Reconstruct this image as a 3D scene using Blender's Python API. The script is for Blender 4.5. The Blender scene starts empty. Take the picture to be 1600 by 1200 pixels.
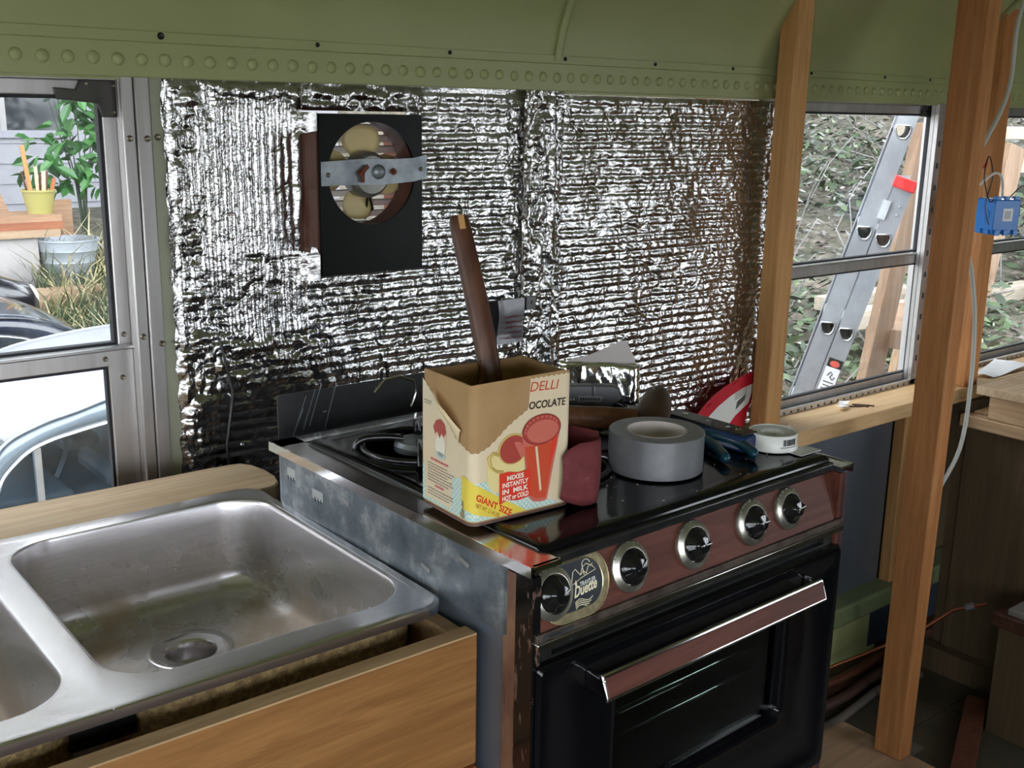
import bpy, bmesh, math, random
import numpy as np
from mathutils import Vector, Matrix

random.seed(7); RNG = np.random.default_rng(11)
PI = math.pi
D = bpy.data
SC = bpy.context.scene
COL = SC.collection

# ------------------------------------------------------------------ camera
cam_d = D.cameras.new('camera'); cam = D.objects.new('camera', cam_d); COL.objects.link(cam)
SC.camera = cam
cam_d.sensor_width = 36.0
cam_d.lens = 1707.0 / 1600.0 * 36.0
cam_d.clip_start = 0.02; cam_d.clip_end = 200
def cam_matrix(yaw, pitch, roll, loc):
    cy, sy, cp, sp = math.cos(yaw), math.sin(yaw), math.cos(pitch), math.sin(pitch)
    fwd = Vector((sy*cp, cy*cp, -sp)); right = Vector((cy, -sy, 0)); down = fwd.cross(right)
    cr, sr = math.cos(roll), math.sin(roll)
    r2 = right*cr + down*sr; d2 = -right*sr + down*cr
    m = Matrix((r2, -d2, -fwd)).transposed().to_4x4(); m.translation = Vector(loc)
    return m
cam.matrix_world = cam_matrix(math.radians(39.0), math.radians(14.0), math.radians(-1.0), (0, 0, 1.55))

# ------------------------------------------------------------------ sky and exposure
world = D.worlds.new('overcast_sky'); SC.world = world; world.use_nodes = True
wn = world.node_tree.nodes; wl = world.node_tree.links
wbg = wn['Background']
wbg.inputs['Color'].default_value = (0.93, 0.96, 1.0, 1)
wbg.inputs['Strength'].default_value = 4.2
SC.view_settings.view_transform = 'Standard'
SC.view_settings.look = 'None'
SC.view_settings.gamma = 1.0
SC.view_settings.use_curve_mapping = False
SC.view_settings.exposure = 1.05
SC.cycles.max_bounces = 10
SC.cycles.diffuse_bounces = 5
SC.cycles.glossy_bounces = 5
SC.cycles.transparent_max_bounces = 12

# window openings of the far side of the bus: portals only steer sampling of the sky light
def portal(loc, rot, sx, sy, name):
    l = D.lights.new('window_offscreen', 'AREA'); l.shape = 'RECTANGLE'; l.size = sx; l.size_y = sy
    l.cycles.is_portal = True
    o = D.objects.new(name, l); COL.objects.link(o); o.location = loc; o.rotation_euler = rot
OPP = [(-2.85, -2.17), (-2.10, -1.42), (-1.35, -0.67), (-0.60, 0.08), (0.15, 0.83), (0.90, 1.58), (1.65, 2.33), (2.40, 3.08), (3.15, 3.83), (3.90, 4.58)]
OPY, OPZ0, OPZ1 = -0.72, 0.76, 1.60
COVERED = (5, 6, 9)            # bays closed by added panels to darken what the foil reflects
for k_, (a, b) in enumerate(OPP):
    if k_ in COVERED: continue
    portal(((a+b)/2, OPY-0.06, (OPZ0+OPZ1)/2), (PI/2, 0, 0), b-a, OPZ1-OPZ0, 'window_front_%d_offscreen' % (k_+1))
REAR = [(-0.50, 0.42), (0.50, 1.42)]              # rear-end windows of the bus (y range)
for k_, (a, b) in enumerate(REAR): portal((-3.06, (a+b)/2, 1.22), (PI/2, 0, -PI/2), b-a, .76, 'window_rear_%d_offscreen' % (k_+1))

# ------------------------------------------------------------------ helpers: objects
def link(o, parent=None):
    COL.objects.link(o)
    if parent is not None: o.parent = parent
    return o
def tag(o, label=None, cat=None, group=None, kind=None):
    if label: o['label'] = label
    if cat: o['category'] = cat
    if group: o['group'] = group
    if kind: o['kind'] = kind
    return o
def thing(name, label, cat, loc=(0, 0, 0), rz=0.0, group=None):
    o = D.objects.new(name, None); o.empty_display_size = 0.05
    COL.objects.link(o); o.location = loc; o.rotation_euler = (0, 0, rz)
    return tag(o, label, cat, group)

class MB:
    def __init__(self): self.v = []; self.f = []
    def add(self, vs, fs):
        n = len(self.v); self.v += [tuple(map(float, p)) for p in vs]; self.f += [tuple(i+n for i in f) for f in fs]; return self
    def box(self, x0, x1, y0, y1, z0, z1):
        vs = [(x, y, z) for z in (z0, z1) for y in (y0, y1) for x in (x0, x1)]
        return self.add(vs, [(0, 2, 3, 1), (4, 5, 7, 6), (0, 1, 5, 4), (2, 6, 7, 3), (0, 4, 6, 2), (1, 3, 7, 5)])
    def obox(self, c, ax, ay, az):            # centre and three half-axis vectors
        c, ax, ay, az = map(Vector, (c, ax, ay, az))
        vs = [c + ax*i + ay*j + az*k for k in (-1, 1) for j in (-1, 1) for i in (-1, 1)]
        return self.add(vs, [(0, 2, 3, 1), (4, 5, 7, 6), (0, 1, 5, 4), (2, 6, 7, 3), (0, 4, 6, 2), (1, 3, 7, 5)])
    def beam(self, p0, p1, w, h, up=(0, 0, 1)):     # rectangular bar from p0 to p1
        p0, p1, up = Vector(p0), Vector(p1), Vector(up)
        d = (p1-p0); l = d.length; d.normalize(); s = d.cross(up).normalized(); u = s.cross(d)
        return self.obox((p0+p1)/2, d*l/2, s*w/2, u*h/2)
    def tube(self, pts, r, n=8, caps=True, closed=False):
        pts = [Vector(p) for p in pts]; N = len(pts)
        rs = r if isinstance(r, (list, tuple)) else [r]*N
        vs = []; prev = None
        for i, p in enumerate(pts):
            if closed: t = pts[(i+1) % N] - pts[i-1]
            else: t = pts[min(i+1, N-1)] - pts[max(i-1, 0)]
            t.normalize()
            if prev is None:
                a = Vector((0, 0, 1)) if abs(t.z) < .9 else Vector((1, 0, 0))
                s = t.cross(a).normalized()
            else:
                s = (prev - t*prev.dot(t)).normalized()
            prev = s; u = t.cross(s)
            vs += [p + (s*math.cos(2*PI*k/n) + u*math.sin(2*PI*k/n))*rs[i] for k in range(n)]
        fs = []
        for i in range(N if closed else N-1):
            j = (i+1) % N
            for k in range(n):
                k2 = (k+1) % n; fs.append((i*n+k, i*n+k2, j*n+k2, j*n+k))
        if caps and not closed:
            fs.append(tuple(range(n))[::-1]); fs.append(tuple((N-1)*n+k for k in range(n)))
        return self.add(vs, fs)
    def lathe(self, prof, c=(0, 0, 0), axis=(0, 0, 1), n=24, closed=False, cap0=True):   # prof: (radius, height)
        c = Vector(c); ax = Vector(axis).normalized()
        a = Vector((1, 0, 0)) if abs(ax.x) < .9 else Vector((0, 1, 0))
        s = ax.cross(a).normalized(); u = ax.cross(s); vs = []
        for r, h in prof:
            vs += [c + ax*h + (s*math.cos(2*PI*k/n) + u*math.sin(2*PI*k/n))*max(r, 1e-5) for k in range(n)]
        fs = []; N = len(prof)
        for i in range(N if closed else N-1):
            j = (i+1) % N
            for k in range(n):
                k2 = (k+1) % n; fs.append((i*n+k, i*n+k2, j*n+k2, j*n+k))
        if not closed:
            if cap0: fs.append(tuple(range(n))[::-1])
            fs.append(tuple((N-1)*n+k for k in range(n)))
        return self.add(vs, fs)
    def prism(self, poly, o, ex, ey, ez):      # polygon in (ex, ey) at origin o, pushed along ez
        o, ex, ey, ez = map(Vector, (o, ex, ey, ez)); n = len(poly)
        vs = [o + ex*p[0] + ey*p[1] for p in poly]; vs += [v + ez for v in vs]
        fs = [tuple(range(n))[::-1], tuple(range(n, 2*n))] + [(i, (i+1) % n, n+(i+1) % n, n+i) for i in range(n)]
        return self.add(vs, fs)
    def slab(self, ur, vr, holes, pt):      # plate with rectangular through-holes; pt(u, v, side) -> point, side 0 front / 1 back
        us = sorted({*ur, *[h[i] for h in holes for i in (0, 1)]}); vs_ = sorted({*vr, *[h[i] for h in holes for i in (2, 3)]})
        full = lambda i, j: 0 <= i < len(us)-1 and 0 <= j < len(vs_)-1 and not any(h[0]-1e-9 <= us[i] and us[i+1] <= h[1]+1e-9 and h[2]-1e-9 <= vs_[j] and vs_[j+1] <= h[3]+1e-9 for h in holes)
        idx = {}; V = []; F = []
        def g(i, j, s):
            if (i, j, s) not in idx: idx[(i, j, s)] = len(V); V.append(pt(us[i], vs_[j], s))
            return idx[(i, j, s)]
        for i in range(len(us)-1):
            for j in range(len(vs_)-1):
                if not full(i, j): continue
                c = ((i, j), (i+1, j), (i+1, j+1), (i, j+1))
                F.append(tuple(g(*q, 0) for q in c)); F.append(tuple(g(*q, 1) for q in c[::-1]))
                for (di, dj), (a, b) in (((0, -1), (0, 1)), ((1, 0), (1, 2)), ((0, 1), (2, 3)), ((-1, 0), (3, 0))):
                    if not full(i+di, j+dj): F.append((g(*c[a], 0), g(*c[a], 1), g(*c[b], 1), g(*c[b], 0)))
        return self.add(V, F)
    def frame(self, ox0, ox1, oz0, oz1, ix0, ix1, iz0, iz1, y0, y1):   # rectangular ring in the xz plane
        vs = [(x, y, z) for y in (y0, y1) for (x, z) in ((ox0, oz0), (ox1, oz0), (ox1, oz1), (ox0, oz1), (ix0, iz0), (ix1, iz0), (ix1, iz1), (ix0, iz1))]
        fs = []
        for i in range(4):
            j = (i+1) % 4
            fs += [(i, j, 4+j, 4+i), (8+j, 8+i, 12+i, 12+j), (i, 8+i, 8+j, j), (4+i, 4+j, 12+j, 12+i)]
        return self.add(vs, fs)
    def loft(self, rings, caps=True, closed=True):
        n = len(rings[0]); vs = [p for r in rings for p in r]; fs = []
        for i in range(len(rings)-1):
            for k in range(n if closed else n-1):
                k2 = (k+1) % n; fs.append((i*n+k, i*n+k2, (i+1)*n+k2, (i+1)*n+k))
        if caps and closed:
            fs.append(tuple(range(n))[::-1]); fs.append(tuple((len(rings)-1)*n+k for k in range(n)))
        return self.add(vs, fs)
    def mesh(self, name, smooth=None):
        me = D.meshes.new(name); me.from_pydata(self.v, [], self.f)
        bm = bmesh.new(); bm.from_mesh(me); bmesh.ops.recalc_face_normals(bm, faces=bm.faces); bm.to_mesh(me); bm.free()
        if smooth is not None:
            me.shade_smooth(); me.set_sharp_from_angle(angle=math.radians(smooth))
        return me
    def build(self, name, mat, parent=None, smooth=None, bevel=0, seg=2):
        me = self.mesh(name, smooth if smooth is not None else (35 if bevel else None)); me.materials.append(mat)
        o = link(D.objects.new(name, me), parent)
        if bevel:
            b = o.modifiers.new('bevel', 'BEVEL'); b.width = bevel; b.segments = seg; b.limit_method = 'ANGLE'; b.angle_limit = math.radians(40)
        return o
def copy_obj(o, parent=None, loc=None):
    c = o.copy(); COL.objects.link(c); c.parent = parent
    if loc is not None: c.location = loc
    return c
def copy_tree(o, parent=None):
    c = o.copy(); COL.objects.link(c); c.parent = parent
    for ch in list(o.children): copy_tree(ch, c)
    return c
def structure(o): o['kind'] = 'structure'; return o
def grid_mesh(name, P, mat, parent=None, smooth=True, mask=None):    # P: (ny, nx, 3) array
    ny, nx, _ = P.shape
    idx = np.arange(ny*nx).reshape(ny, nx)
    q = np.stack([idx[:-1, :-1], idx[:-1, 1:], idx[1:, 1:], idx[1:, :-1]], -1)
    if mask is not None: q = q[mask]
    q = q.reshape(-1, 4)
    me = D.meshes.new(name)
    me.vertices.add(ny*nx); me.vertices.foreach_set('co', P.reshape(-1).astype(np.float32))
    me.loops.add(q.size); me.loops.foreach_set('vertex_index', q.reshape(-1).astype(np.int32))
    me.polygons.add(len(q)); me.polygons.foreach_set('loop_start', (np.arange(len(q))*4).astype(np.int32))
    me.update(calc_edges=True)
    if smooth: me.shade_smooth()
    me.materials.append(mat)
    return link(D.objects.new(name, me), parent)
def vnoise(shape, cell, seed=0, aspect=(1, 1)):           # smooth value noise on a grid
    r = np.random.default_rng(seed); ny, nx = shape
    cy, cx = max(1.0, cell*aspect[0]), max(1.0, cell*aspect[1])
    gy, gx = int(ny/cy)+3, int(nx/cx)+3
    g = r.random((gy, gx))*2-1
    y = np.arange(ny)/cy; x = np.arange(nx)/cx
    yi, xi = y.astype(int), x.astype(int); fy, fx = y-yi, x-xi
    fy = fy*fy*(3-2*fy); fx = fx*fx*(3-2*fx)
    a = g[yi][:, xi]; b = g[yi][:, xi+1]; c = g[yi+1][:, xi]; d = g[yi+1][:, xi+1]
    return (a*(1-fx)+b*fx)*(1-fy)[:, None] + (c*(1-fx)+d*fx)*fy[:, None]
def text_mesh(body, size, name, mat, parent, o, ex, ey, shear=0.0, width=None, bold=0.0, align='LEFT'):
    cu = D.curves.new('lettering', 'FONT'); cu.body = body; cu.size = size; cu.shear = shear; cu.offset = bold
    cu.align_x = align; cu.resolution_u = 3; cu.fill_mode = 'FRONT'
    ob = D.objects.new('lettering', cu); COL.objects.link(ob)
    dg = bpy.context.evaluated_depsgraph_get(); dg.update()
    me0 = ob.evaluated_get(dg).to_mesh()
    vs = [v.co.copy() for v in me0.vertices]; fs = [tuple(p.vertices) for p in me0.polygons]
    D.objects.remove(ob); D.curves.remove(cu)
    if width and vs:
        w = max(v.x for v in vs)-min(v.x for v in vs); k = width/max(w, 1e-6)
        for v in vs: v.x *= k
    o, ex, ey = Vector(o), Vector(ex), Vector(ey)
    me = D.meshes.new(name); me.from_pydata([o + ex*v.x + ey*v.y for v in vs], [], fs); me.materials.append(mat)
    return link(D.objects.new(name, me), parent)
def lerp(a, b, t): return a + (b-a)*t
def sstep(a, b, x):
    t = np.clip((x-a)/(b-a), 0, 1); return t*t*(3-2*t)

# ------------------------------------------------------------------ helpers: materials
def _nt(name):
    m = D.materials.new(name); m.use_nodes = True
    nt = m.node_tree; return m, nt, nt.nodes, nt.links, nt.nodes['Principled BSDF']
def _coords(nt, scale=(1, 1, 1), rot=(0, 0, 0)):
    tc = nt.nodes.new('ShaderNodeTexCoord'); mp = nt.nodes.new('ShaderNodeMapping')
    mp.inputs['Scale'].default_value = scale; mp.inputs['Rotation'].default_value = rot
    nt.links.new(tc.outputs['Object'], mp.inputs['Vector']); return mp.outputs['Vector']
def _noise(nt, vec, scale, detail=4, rough=.55, dist=0):
    n = nt.nodes.new('ShaderNodeTexNoise'); n.inputs['Scale'].default_value = scale
    n.inputs['Detail'].default_value = detail; n.inputs['Roughness'].default_value = rough; n.inputs['Distortion'].default_value = dist
    nt.links.new(vec, n.inputs['Vector']); return n.outputs['Fac']
def _ramp(nt, fac, stops):
    r = nt.nodes.new('ShaderNodeValToRGB'); e = r.color_ramp.elements
    while len(e) > 1: e.remove(e[0])
    e[0].position = stops[0][0]; e[0].color = (*stops[0][1], 1)
    for p, c in stops[1:]:
        x = e.new(p); x.color = (*c, 1)
    nt.links.new(fac, r.inputs['Fac']); return r.outputs['Color']
def _bump(nt, fac, bsdf, strength, dist=.002):
    b = nt.nodes.new('ShaderNodeBump'); b.inputs['Strength'].default_value = strength; b.inputs['Distance'].default_value = dist
    nt.links.new(fac, b.inputs['Height']); nt.links.new(b.outputs['Normal'], bsdf.inputs['Normal']); return b
def _mixc(nt, fac, a, b):
    m = nt.nodes.new('ShaderNodeMix'); m.data_type = 'RGBA'
    nt.links.new(fac, m.inputs['Factor'])
    for s, v in (('A', a), ('B', b)):
        i = [k for k in m.inputs if k.name == s and k.type == 'RGBA'][0]
        if isinstance(v, tuple): i.default_value = (*v, 1)
        else: nt.links.new(v, i)
    return [k for k in m.outputs if k.type == 'RGBA'][0]
def mat(name, c, rough=.5, metal=0.0, c2=None, scale=8, lo=.4, hi=.65, bump=0, bscale=60, bdist=.001, coat=0, spec=None, rough2=None, sc=(1, 1, 1), aniso=0):
    m, nt, N, L, b = _nt(name)
    b.inputs['Base Color'].default_value = (*c, 1); b.inputs['Roughness'].default_value = rough; b.inputs['Metallic'].default_value = metal
    if coat: b.inputs['Coat Weight'].default_value = coat; b.inputs['Coat Roughness'].default_value = .05
    if spec is not None: b.inputs['Specular IOR Level'].default_value = spec
    if aniso: b.inputs['Anisotropic'].default_value = aniso
    vec = None
    if c2 or bump: vec = _coords(nt, sc)
    if c2:
        f = _noise(nt, vec, scale, 6, .6)
        L.new(_ramp(nt, f, [(lo, c), (hi, c2)]), b.inputs['Base Color'])
        if rough2 is not None:
            L.new(_ramp(nt, f, [(lo, (rough,)*3), (hi, (rough2,)*3)]), b.inputs['Roughness'])
    if bump: _bump(nt, _noise(nt, vec, bscale, 3), b, bump, bdist)
    return m
def wood(name, c1, c2, axis='x', scale=9, rough=.6, bump=.25, c3=None, knots=0):
    m, nt, N, L, b = _nt(name); b.inputs['Roughness'].default_value = rough; b.inputs['Specular IOR Level'].default_value = .22
    s = {'x': (.07, 1, 1), 'y': (1, .07, 1), 'z': (1, 1, .07)}[axis]
    vec = _coords(nt, s)
    f1 = _noise(nt, vec, scale*4, 5, .6, .6); f2 = _noise(nt, vec, scale*22, 4, .6)
    c = _ramp(nt, f1, [(.30, c1), (.48, tuple(lerp(a, d, .45) for a, d in zip(c1, c2))), (.56, c2), (.62, tuple(lerp(a, d, .3) for a, d in zip(c1, c2))), (.75, c2)])
    fine = _ramp(nt, f2, [(.3, (.78, .78, .78)), (.6, (1.05, 1.05, 1.05))])
    mx = N.new('ShaderNodeMix'); mx.data_type = 'RGBA'; mx.blend_type = 'MULTIPLY'; mx.inputs['Factor'].default_value = .8
    ins = [k for k in mx.inputs if k.type == 'RGBA']; L.new(c, ins[0]); L.new(fine, ins[1]); out = [k for k in mx.outputs if k.type == 'RGBA'][0]
    if c3:
        f3 = _noise(nt, _coords(nt, (1, 1, 1)), 5, 3); out = _mixc(nt, _ramp(nt, f3, [(.52, (0, 0, 0)), (.66, (1, 1, 1))]), out, c3)
    L.new(out, b.inputs['Base Color']); _bump(nt, f2, b, bump, .001)
    return m
def glass(name, tint=(.97, .99, 1.0), refl=1.0, dirt=0.0, rough=.02):
    m = D.materials.new(name); m.use_nodes = True; nt = m.node_tree; nt.nodes.clear()
    o = nt.nodes.new('ShaderNodeOutputMaterial'); t = nt.nodes.new('ShaderNodeBsdfTransparent'); g = nt.nodes.new('ShaderNodeBsdfGlossy')
    fr = nt.nodes.new('ShaderNodeLayerWeight'); fr.inputs['Blend'].default_value = .5      # Schlick reflectance, same from both sides
    pw = nt.nodes.new('ShaderNodeMath'); pw.operation = 'POWER'; pw.inputs[1].default_value = 5; nt.links.new(fr.outputs['Facing'], pw.inputs[0])
    fa = nt.nodes.new('ShaderNodeMath'); fa.operation = 'MULTIPLY_ADD'; fa.inputs[1].default_value = .96; fa.inputs[2].default_value = .035; nt.links.new(pw.outputs[0], fa.inputs[0])
    t.inputs['Color'].default_value = (*tint, 1); g.inputs['Roughness'].default_value = rough
    mx = nt.nodes.new('ShaderNodeMixShader'); sc = nt.nodes.new('ShaderNodeMath'); sc.operation = 'MULTIPLY'; sc.inputs[1].default_value = refl
    nt.links.new(fa.outputs[0], sc.inputs[0]); nt.links.new(sc.outputs[0], mx.inputs[0]); nt.links.new(t.outputs[0], mx.inputs[1]); nt.links.new(g.outputs[0], mx.inputs[2])
    last = mx.outputs[0]
    if dirt:
        d = nt.nodes.new('ShaderNodeBsdfDiffuse'); d.inputs['Color'].default_value = (.75, .78, .8, 1)
        m2 = nt.nodes.new('ShaderNodeMixShader'); f = _noise(nt, _coords(nt), 14, 8, .7)
        rp = _ramp(nt, f, [(.42, (0, 0, 0)), (.8, (dirt,)*3)])
        nt.links.new(rp, m2.inputs[0]); nt.links.new(last, m2.inputs[1]); nt.links.new(d.outputs[0], m2.inputs[2]); last = m2.outputs[0]
    nt.links.new(last, o.inputs['Surface']); return m

M = {}
M['green'] = mat('sage_green_paint', (.29, .315, .14), .42, c2=(.32, .34, .16), scale=3, bump=.05, bscale=90)
M['green_shaded'] = mat('sage_green_lower_shaded', (.13, .16, .075), .5, c2=(.15, .18, .09), scale=4)  # lower green, darkened: shade beside the stove is put into the colour
M['green_lt'] = mat('grey_green_strip', (.30, .31, .23), .5)
M['alum'] = mat('brushed_aluminium', (.55, .53, .53), .38, .85, c2=(.46, .44, .43), scale=7, sc=(6, 6, .6), bump=.05, bscale=120)
M['alum_b'] = mat('bright_aluminium', (.72, .72, .74), .28, .95, c2=(.6, .6, .62), scale=9)
M['galv'] = mat('galvanised_steel', (.20, .225, .25), .46, .75, c2=(.42, .45, .48), scale=22, lo=.35, hi=.75, rough2=.38, bump=.05)
M['galv_dk'] = mat('dull_galvanised_sheet', (.17, .20, .25), .42, .7, c2=(.24, .27, .32), scale=3, sc=(1, 1, .4))
M['grey_metal'] = mat('dark_grey_sheet_metal', (.085, .085, .09), .35, .6, c2=(.13, .13, .135), scale=6)
M['blk_gasket'] = mat('black_rubber_gasket', (.008, .008, .012), .6)
M['latch'] = mat('dark_bronze_latch', (.06, .055, .05), .45, .4)
M['screw'] = mat('old_brass_screw', (.22, .19, .15), .4, .9)
M['screw_dk'] = mat('dark_screw', (.03, .03, .03), .35, .8)
M['glass'] = glass('dusty_window_glass', dirt=.10)
M['foil'] = mat('reflective_foil', (.58, .58, .60), .17, 1.0, bump=.55, bscale=165, bdist=.0022, c2=(.50, .49, .48), scale=9)
M['foiltape'] = mat('foil_tape', (.92, .92, .93), .12, 1.0, bump=.12, bscale=120, bdist=.001)
M['stainless'] = None
M['chrome'] = mat('chrome', (.80, .80, .82), .08, 1.0)
M['chrome_w'] = mat('worn_chrome', (.66, .65, .66), .17, 1.0, c2=(.50, .48, .47), scale=14)
M['enamel'] = mat('black_enamel', (.003, .003, .004), .10, 0, spec=.35, bump=.02, bscale=30)
M['enamel_r'] = mat('black_enamel_worn', (.008, .008, .009), .28, 0, c2=(.02, .019, .018), scale=18)
M['iron'] = mat('black_cast_grate', (.010, .010, .011), .22, .2, coat=.4)
M['walnut'] = wood('walnut_veneer', (.070, .019, .012), (.118, .036, .024), 'x', 7, .5, .08)
M['fir'] = wood('fir_stud', (.46, .225, .08), (.58, .32, .13), 'z', 5, .55, .2)
M['fir2'] = wood('reddish_fir_stud', (.38, .150, .050), (.50, .225, .085), 'z', 5, .55, .2)
M['fir_y'] = wood('fir_rail', (.42, .26, .14), (.55, .37, .22), 'y', 6, .6, .2)
M['fir_x'] = wood('fir_sill', (.58, .36, .17), (.68, .47, .26), 'x', 5, .5, .12)
M['pine_x'] = wood('pale_pine_ledge', (.48, .33, .20), (.60, .45, .30), 'x', 4, .6, .15, c3=(.42, .27, .16))
M['oakply'] = wood('honey_plywood_apron', (.195, .083, .026), (.285, .135, .045), 'x', 6, .45, .12)
M['oakedge'] = wood('plywood_edge', (.36, .22, .11), (.47, .31, .17), 'x', 10, .6, .15)
M['redwood'] = wood('reddish_wood', (.28, .08, .03), (.38, .13, .05), 'x', 6, .5, .1)
M['brownwood'] = wood('brown_stained_board', (.085, .030, .018), (.13, .05, .03), 'z', 6, .45, .1)
M['ply_floor'] = wood('plywood_sheet', (.38, .24, .15), (.48, .32, .21), 'x', 3, .65, .15, c3=(.26, .16, .10))
M['hardboard'] = wood('brown_hardboard', (.080, .055, .030), (.11, .075, .042), 'z', 4, .6, .1)
M['lino'] = mat('old_brown_lino', (.055, .045, .030), .55, c2=(.085, .068, .045), scale=5, bump=.1)
M['brown_dk'] = wood('dark_baseboard', (.05, .02, .012), (.09, .04, .025), 'x', 6, .5, .2)
M['white'] = mat('white_plastic', (.78, .78, .74), .35)
M['white_paper'] = mat('white_paper', (.80, .80, .82), .7)
M['black'] = mat('black_plastic', (.010, .010, .011), .35)
M['card'] = mat('brown_cardboard', (.42, .255, .115), .75, c2=(.36, .20, .08), scale=12, bump=.15, bscale=160)
M['cream'] = mat('cream_label', (.78, .66, .47), .42, c2=(.74, .58, .38), scale=9)
M['cream_lt'] = mat('curling_label_back', (.80, .64, .40), .25)
# ================================================================== THE BUS SHELL
XA, XB = -3.0, 5.2            # ends of the bus room
WY = 1.60                     # inside face of the window wall
# floor
fl = MB().box(XA, XB, -0.78, 1.70, -0.06, 0.0).build('floor', M['lino']); structure(fl)
# tile joints of the old floor covering (far, dark): raised tiles near the ply sheet
for i in range(6):
    for j in range(5):
        x0, y0 = 2.30+i*0.305, 0.10+j*0.305
        MB().box(x0+.0015, x0+.3035, y0+.0015, y0+.3035, 0, .003).build('floor_tile', M['lino'], fl)
# window wall: lower panels, mullions, header
wb = D.objects.new('wall_back', None); COL.objects.link(wb); structure(wb); wb.location = (0, 0, 0)
MB().box(XA, XB, WY+.03, WY+.09, -.06, .80).build('lower_skin', M['hardboard'], wb)
MB().box(XA, XB, WY+.0, WY+.09, 1.585, 1.66).build('header_rail', M['green'], wb)
MB().box(XA, XB, WY+.01, WY+.09, .78, .832).build('lower_rail', M['green_shaded'], wb)
# mullions (aluminium pressed strips beside each window)
def mullion(x0, x1):
    m = MB(); m.box(x0, x1, WY+.006, WY+.016, .80, 1.60); m.build('mullion', M['alum'], wb)
for a, b in ((.57, .66), (1.283, 1.372), (1.99, 2.10), (2.71, 2.81), (3.42, 3.54), (-.24, -.12), (4.13, 4.25), (-.95, -.83), (-1.66, -1.54), (-2.37, -2.25), (XA, -2.96), (4.84, XB)): mullion(a, b)
for a, b in ((.590, .66), (1.295, 1.372), (1.99, 2.088), (2.792, 2.828), (3.522, 3.60), (-.24, -.124), (4.13, 4.25), (-.95, -.83), (-1.66, -1.54), (-2.37, -2.25), (XA, -2.96), (4.84, XB)): MB().box(a, b, WY+.016, WY+.085, .80, 1.60).build('mullion_core', M['alum'], wb)
MB().box(.5705, .588, WY-.004, WY+.01, .80, 1.595).build('mullion_strip', M['alum'], wb, bevel=.002)
MB().box(.589, .611, WY-.007, WY+.01, .80, 1.595).build('mullion_strip', M['alum'], wb, bevel=.002)
MB().box(.6115, .632, WY-.003, WY+.01, .80, 1.595).build('painted_strip', M['green_lt'] if 'green_lt' in M else M['green'], wb, bevel=.001)
MB().slab((2.7105, 2.745), (.80, 1.595), [(2.722, 2.733, .90+k*.058, .915+k*.058) for k in range(11)], lambda u, v, s: (u, WY-.006+s*.011, v)).build('mullion_strip', M['alum'], wb)
MB().box(2.748, 2.775, WY-.010, WY+.01, .80, 1.595).build('mullion_strip', M['alum'], wb, bevel=.002)
MB().box(2.778, 2.808, WY-.004, WY+.01, .80, 1.595).build('mullion_strip', M['alum'], wb, bevel=.002)
sm = MB().lathe([(0.0001, 0), (.0042, 0), (.0040, .0016), (.0028, .0028), (.0012, .0022), (.0001, .0021)], n=10, axis=(0, -1, 0)).mesh('screw', 40); sm.materials.append(M['screw'])
def screw(x, y, z, parent, s=1.0, mt=None):
    o = link(D.objects.new('screw', sm), parent); o.location = (x, y, z); o.scale = (s, s, s)
    if mt: o.material_slots[0].link = 'OBJECT'; o.material_slots[0].material = mt
    return o
for x, y, z in ((.5785, WY-.004, 1.503), (.603, WY-.007, 1.503), (.5795, WY-.004, 1.213), (.606, WY-.007, 1.200), (.62, WY-.003, 1.505), (2.792, WY-.004, 1.46), (2.792, WY-.004, 1.22)): screw(x, y, z, wb, 1.15)
# loose long screw sticking out of the painted strip
MB().tube([(.622, WY-.003, 1.201), (.624, WY-.022, 1.199)], .0016, 6).lathe([(.0001, 0), (.0045, 0), (.0045, .001), (.002, .0025), (.0001, .0026)], (.624, WY-.022, 1.199), (0.1, -1, 0), 8).build('protruding_screw', M['chrome_w'], wb, smooth=40)
# lower galvanised lining, ledge and green panel right of the stove
MB().box(1.25, 2.665, WY+.006, WY+.02, .262, .80).build('galvanised_lining', M['galv_dk'], wb)
MB().box(1.25, 3.9, WY-.055, WY+.03, .205, .262).build('heater_ledge', M['green_shaded'], wb, bevel=.008)
MB().box(1.25, 2.66, WY-.012, WY+.03, .05, .206).build('green_kick_panel', M['green'], wb)
MB().box(2.62, 3.2, WY-.016, WY+.01, .07, .206).build('blue_panel', mat('dark_blue_panel', (.02, .03, .045), .5), wb)
bb = MB().box(1.2, 3.6, WY-.05, WY+.02, 0, .052).box(1.2, 3.6, WY-.08, WY-.05, 0, .030).build('baseboard_back', M['brown_dk'], bevel=.004); structure(bb)
for k, (y, z, r) in enumerate(((WY-.065, .062, .012), (WY-.095, .030, .014), (WY-.135, .012, .012))):
    t = thing('pipe', ['copper pipe running along the top of the baseboard', 'brown rubber hose lying along the foot of the window wall', 'pale dusty hose lying on the floor beside the baseboard'][k], 'pipe', (1.9, y, z))
    mt = [mat('dull_copper_pipe', (.16, .06, .035), .4, .6), mat('brown_hose', (.06, .03, .022), .5), mat('dusty_hose', (.12, .10, .085), .6)][k]
    MB().tube([(i*.1-.3, .012*math.sin(i*1.3+k), 0.004*math.sin(i*.9)) for i in range(12)], r, 8).build('pipe_run', mt, t, smooth=60)

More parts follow.
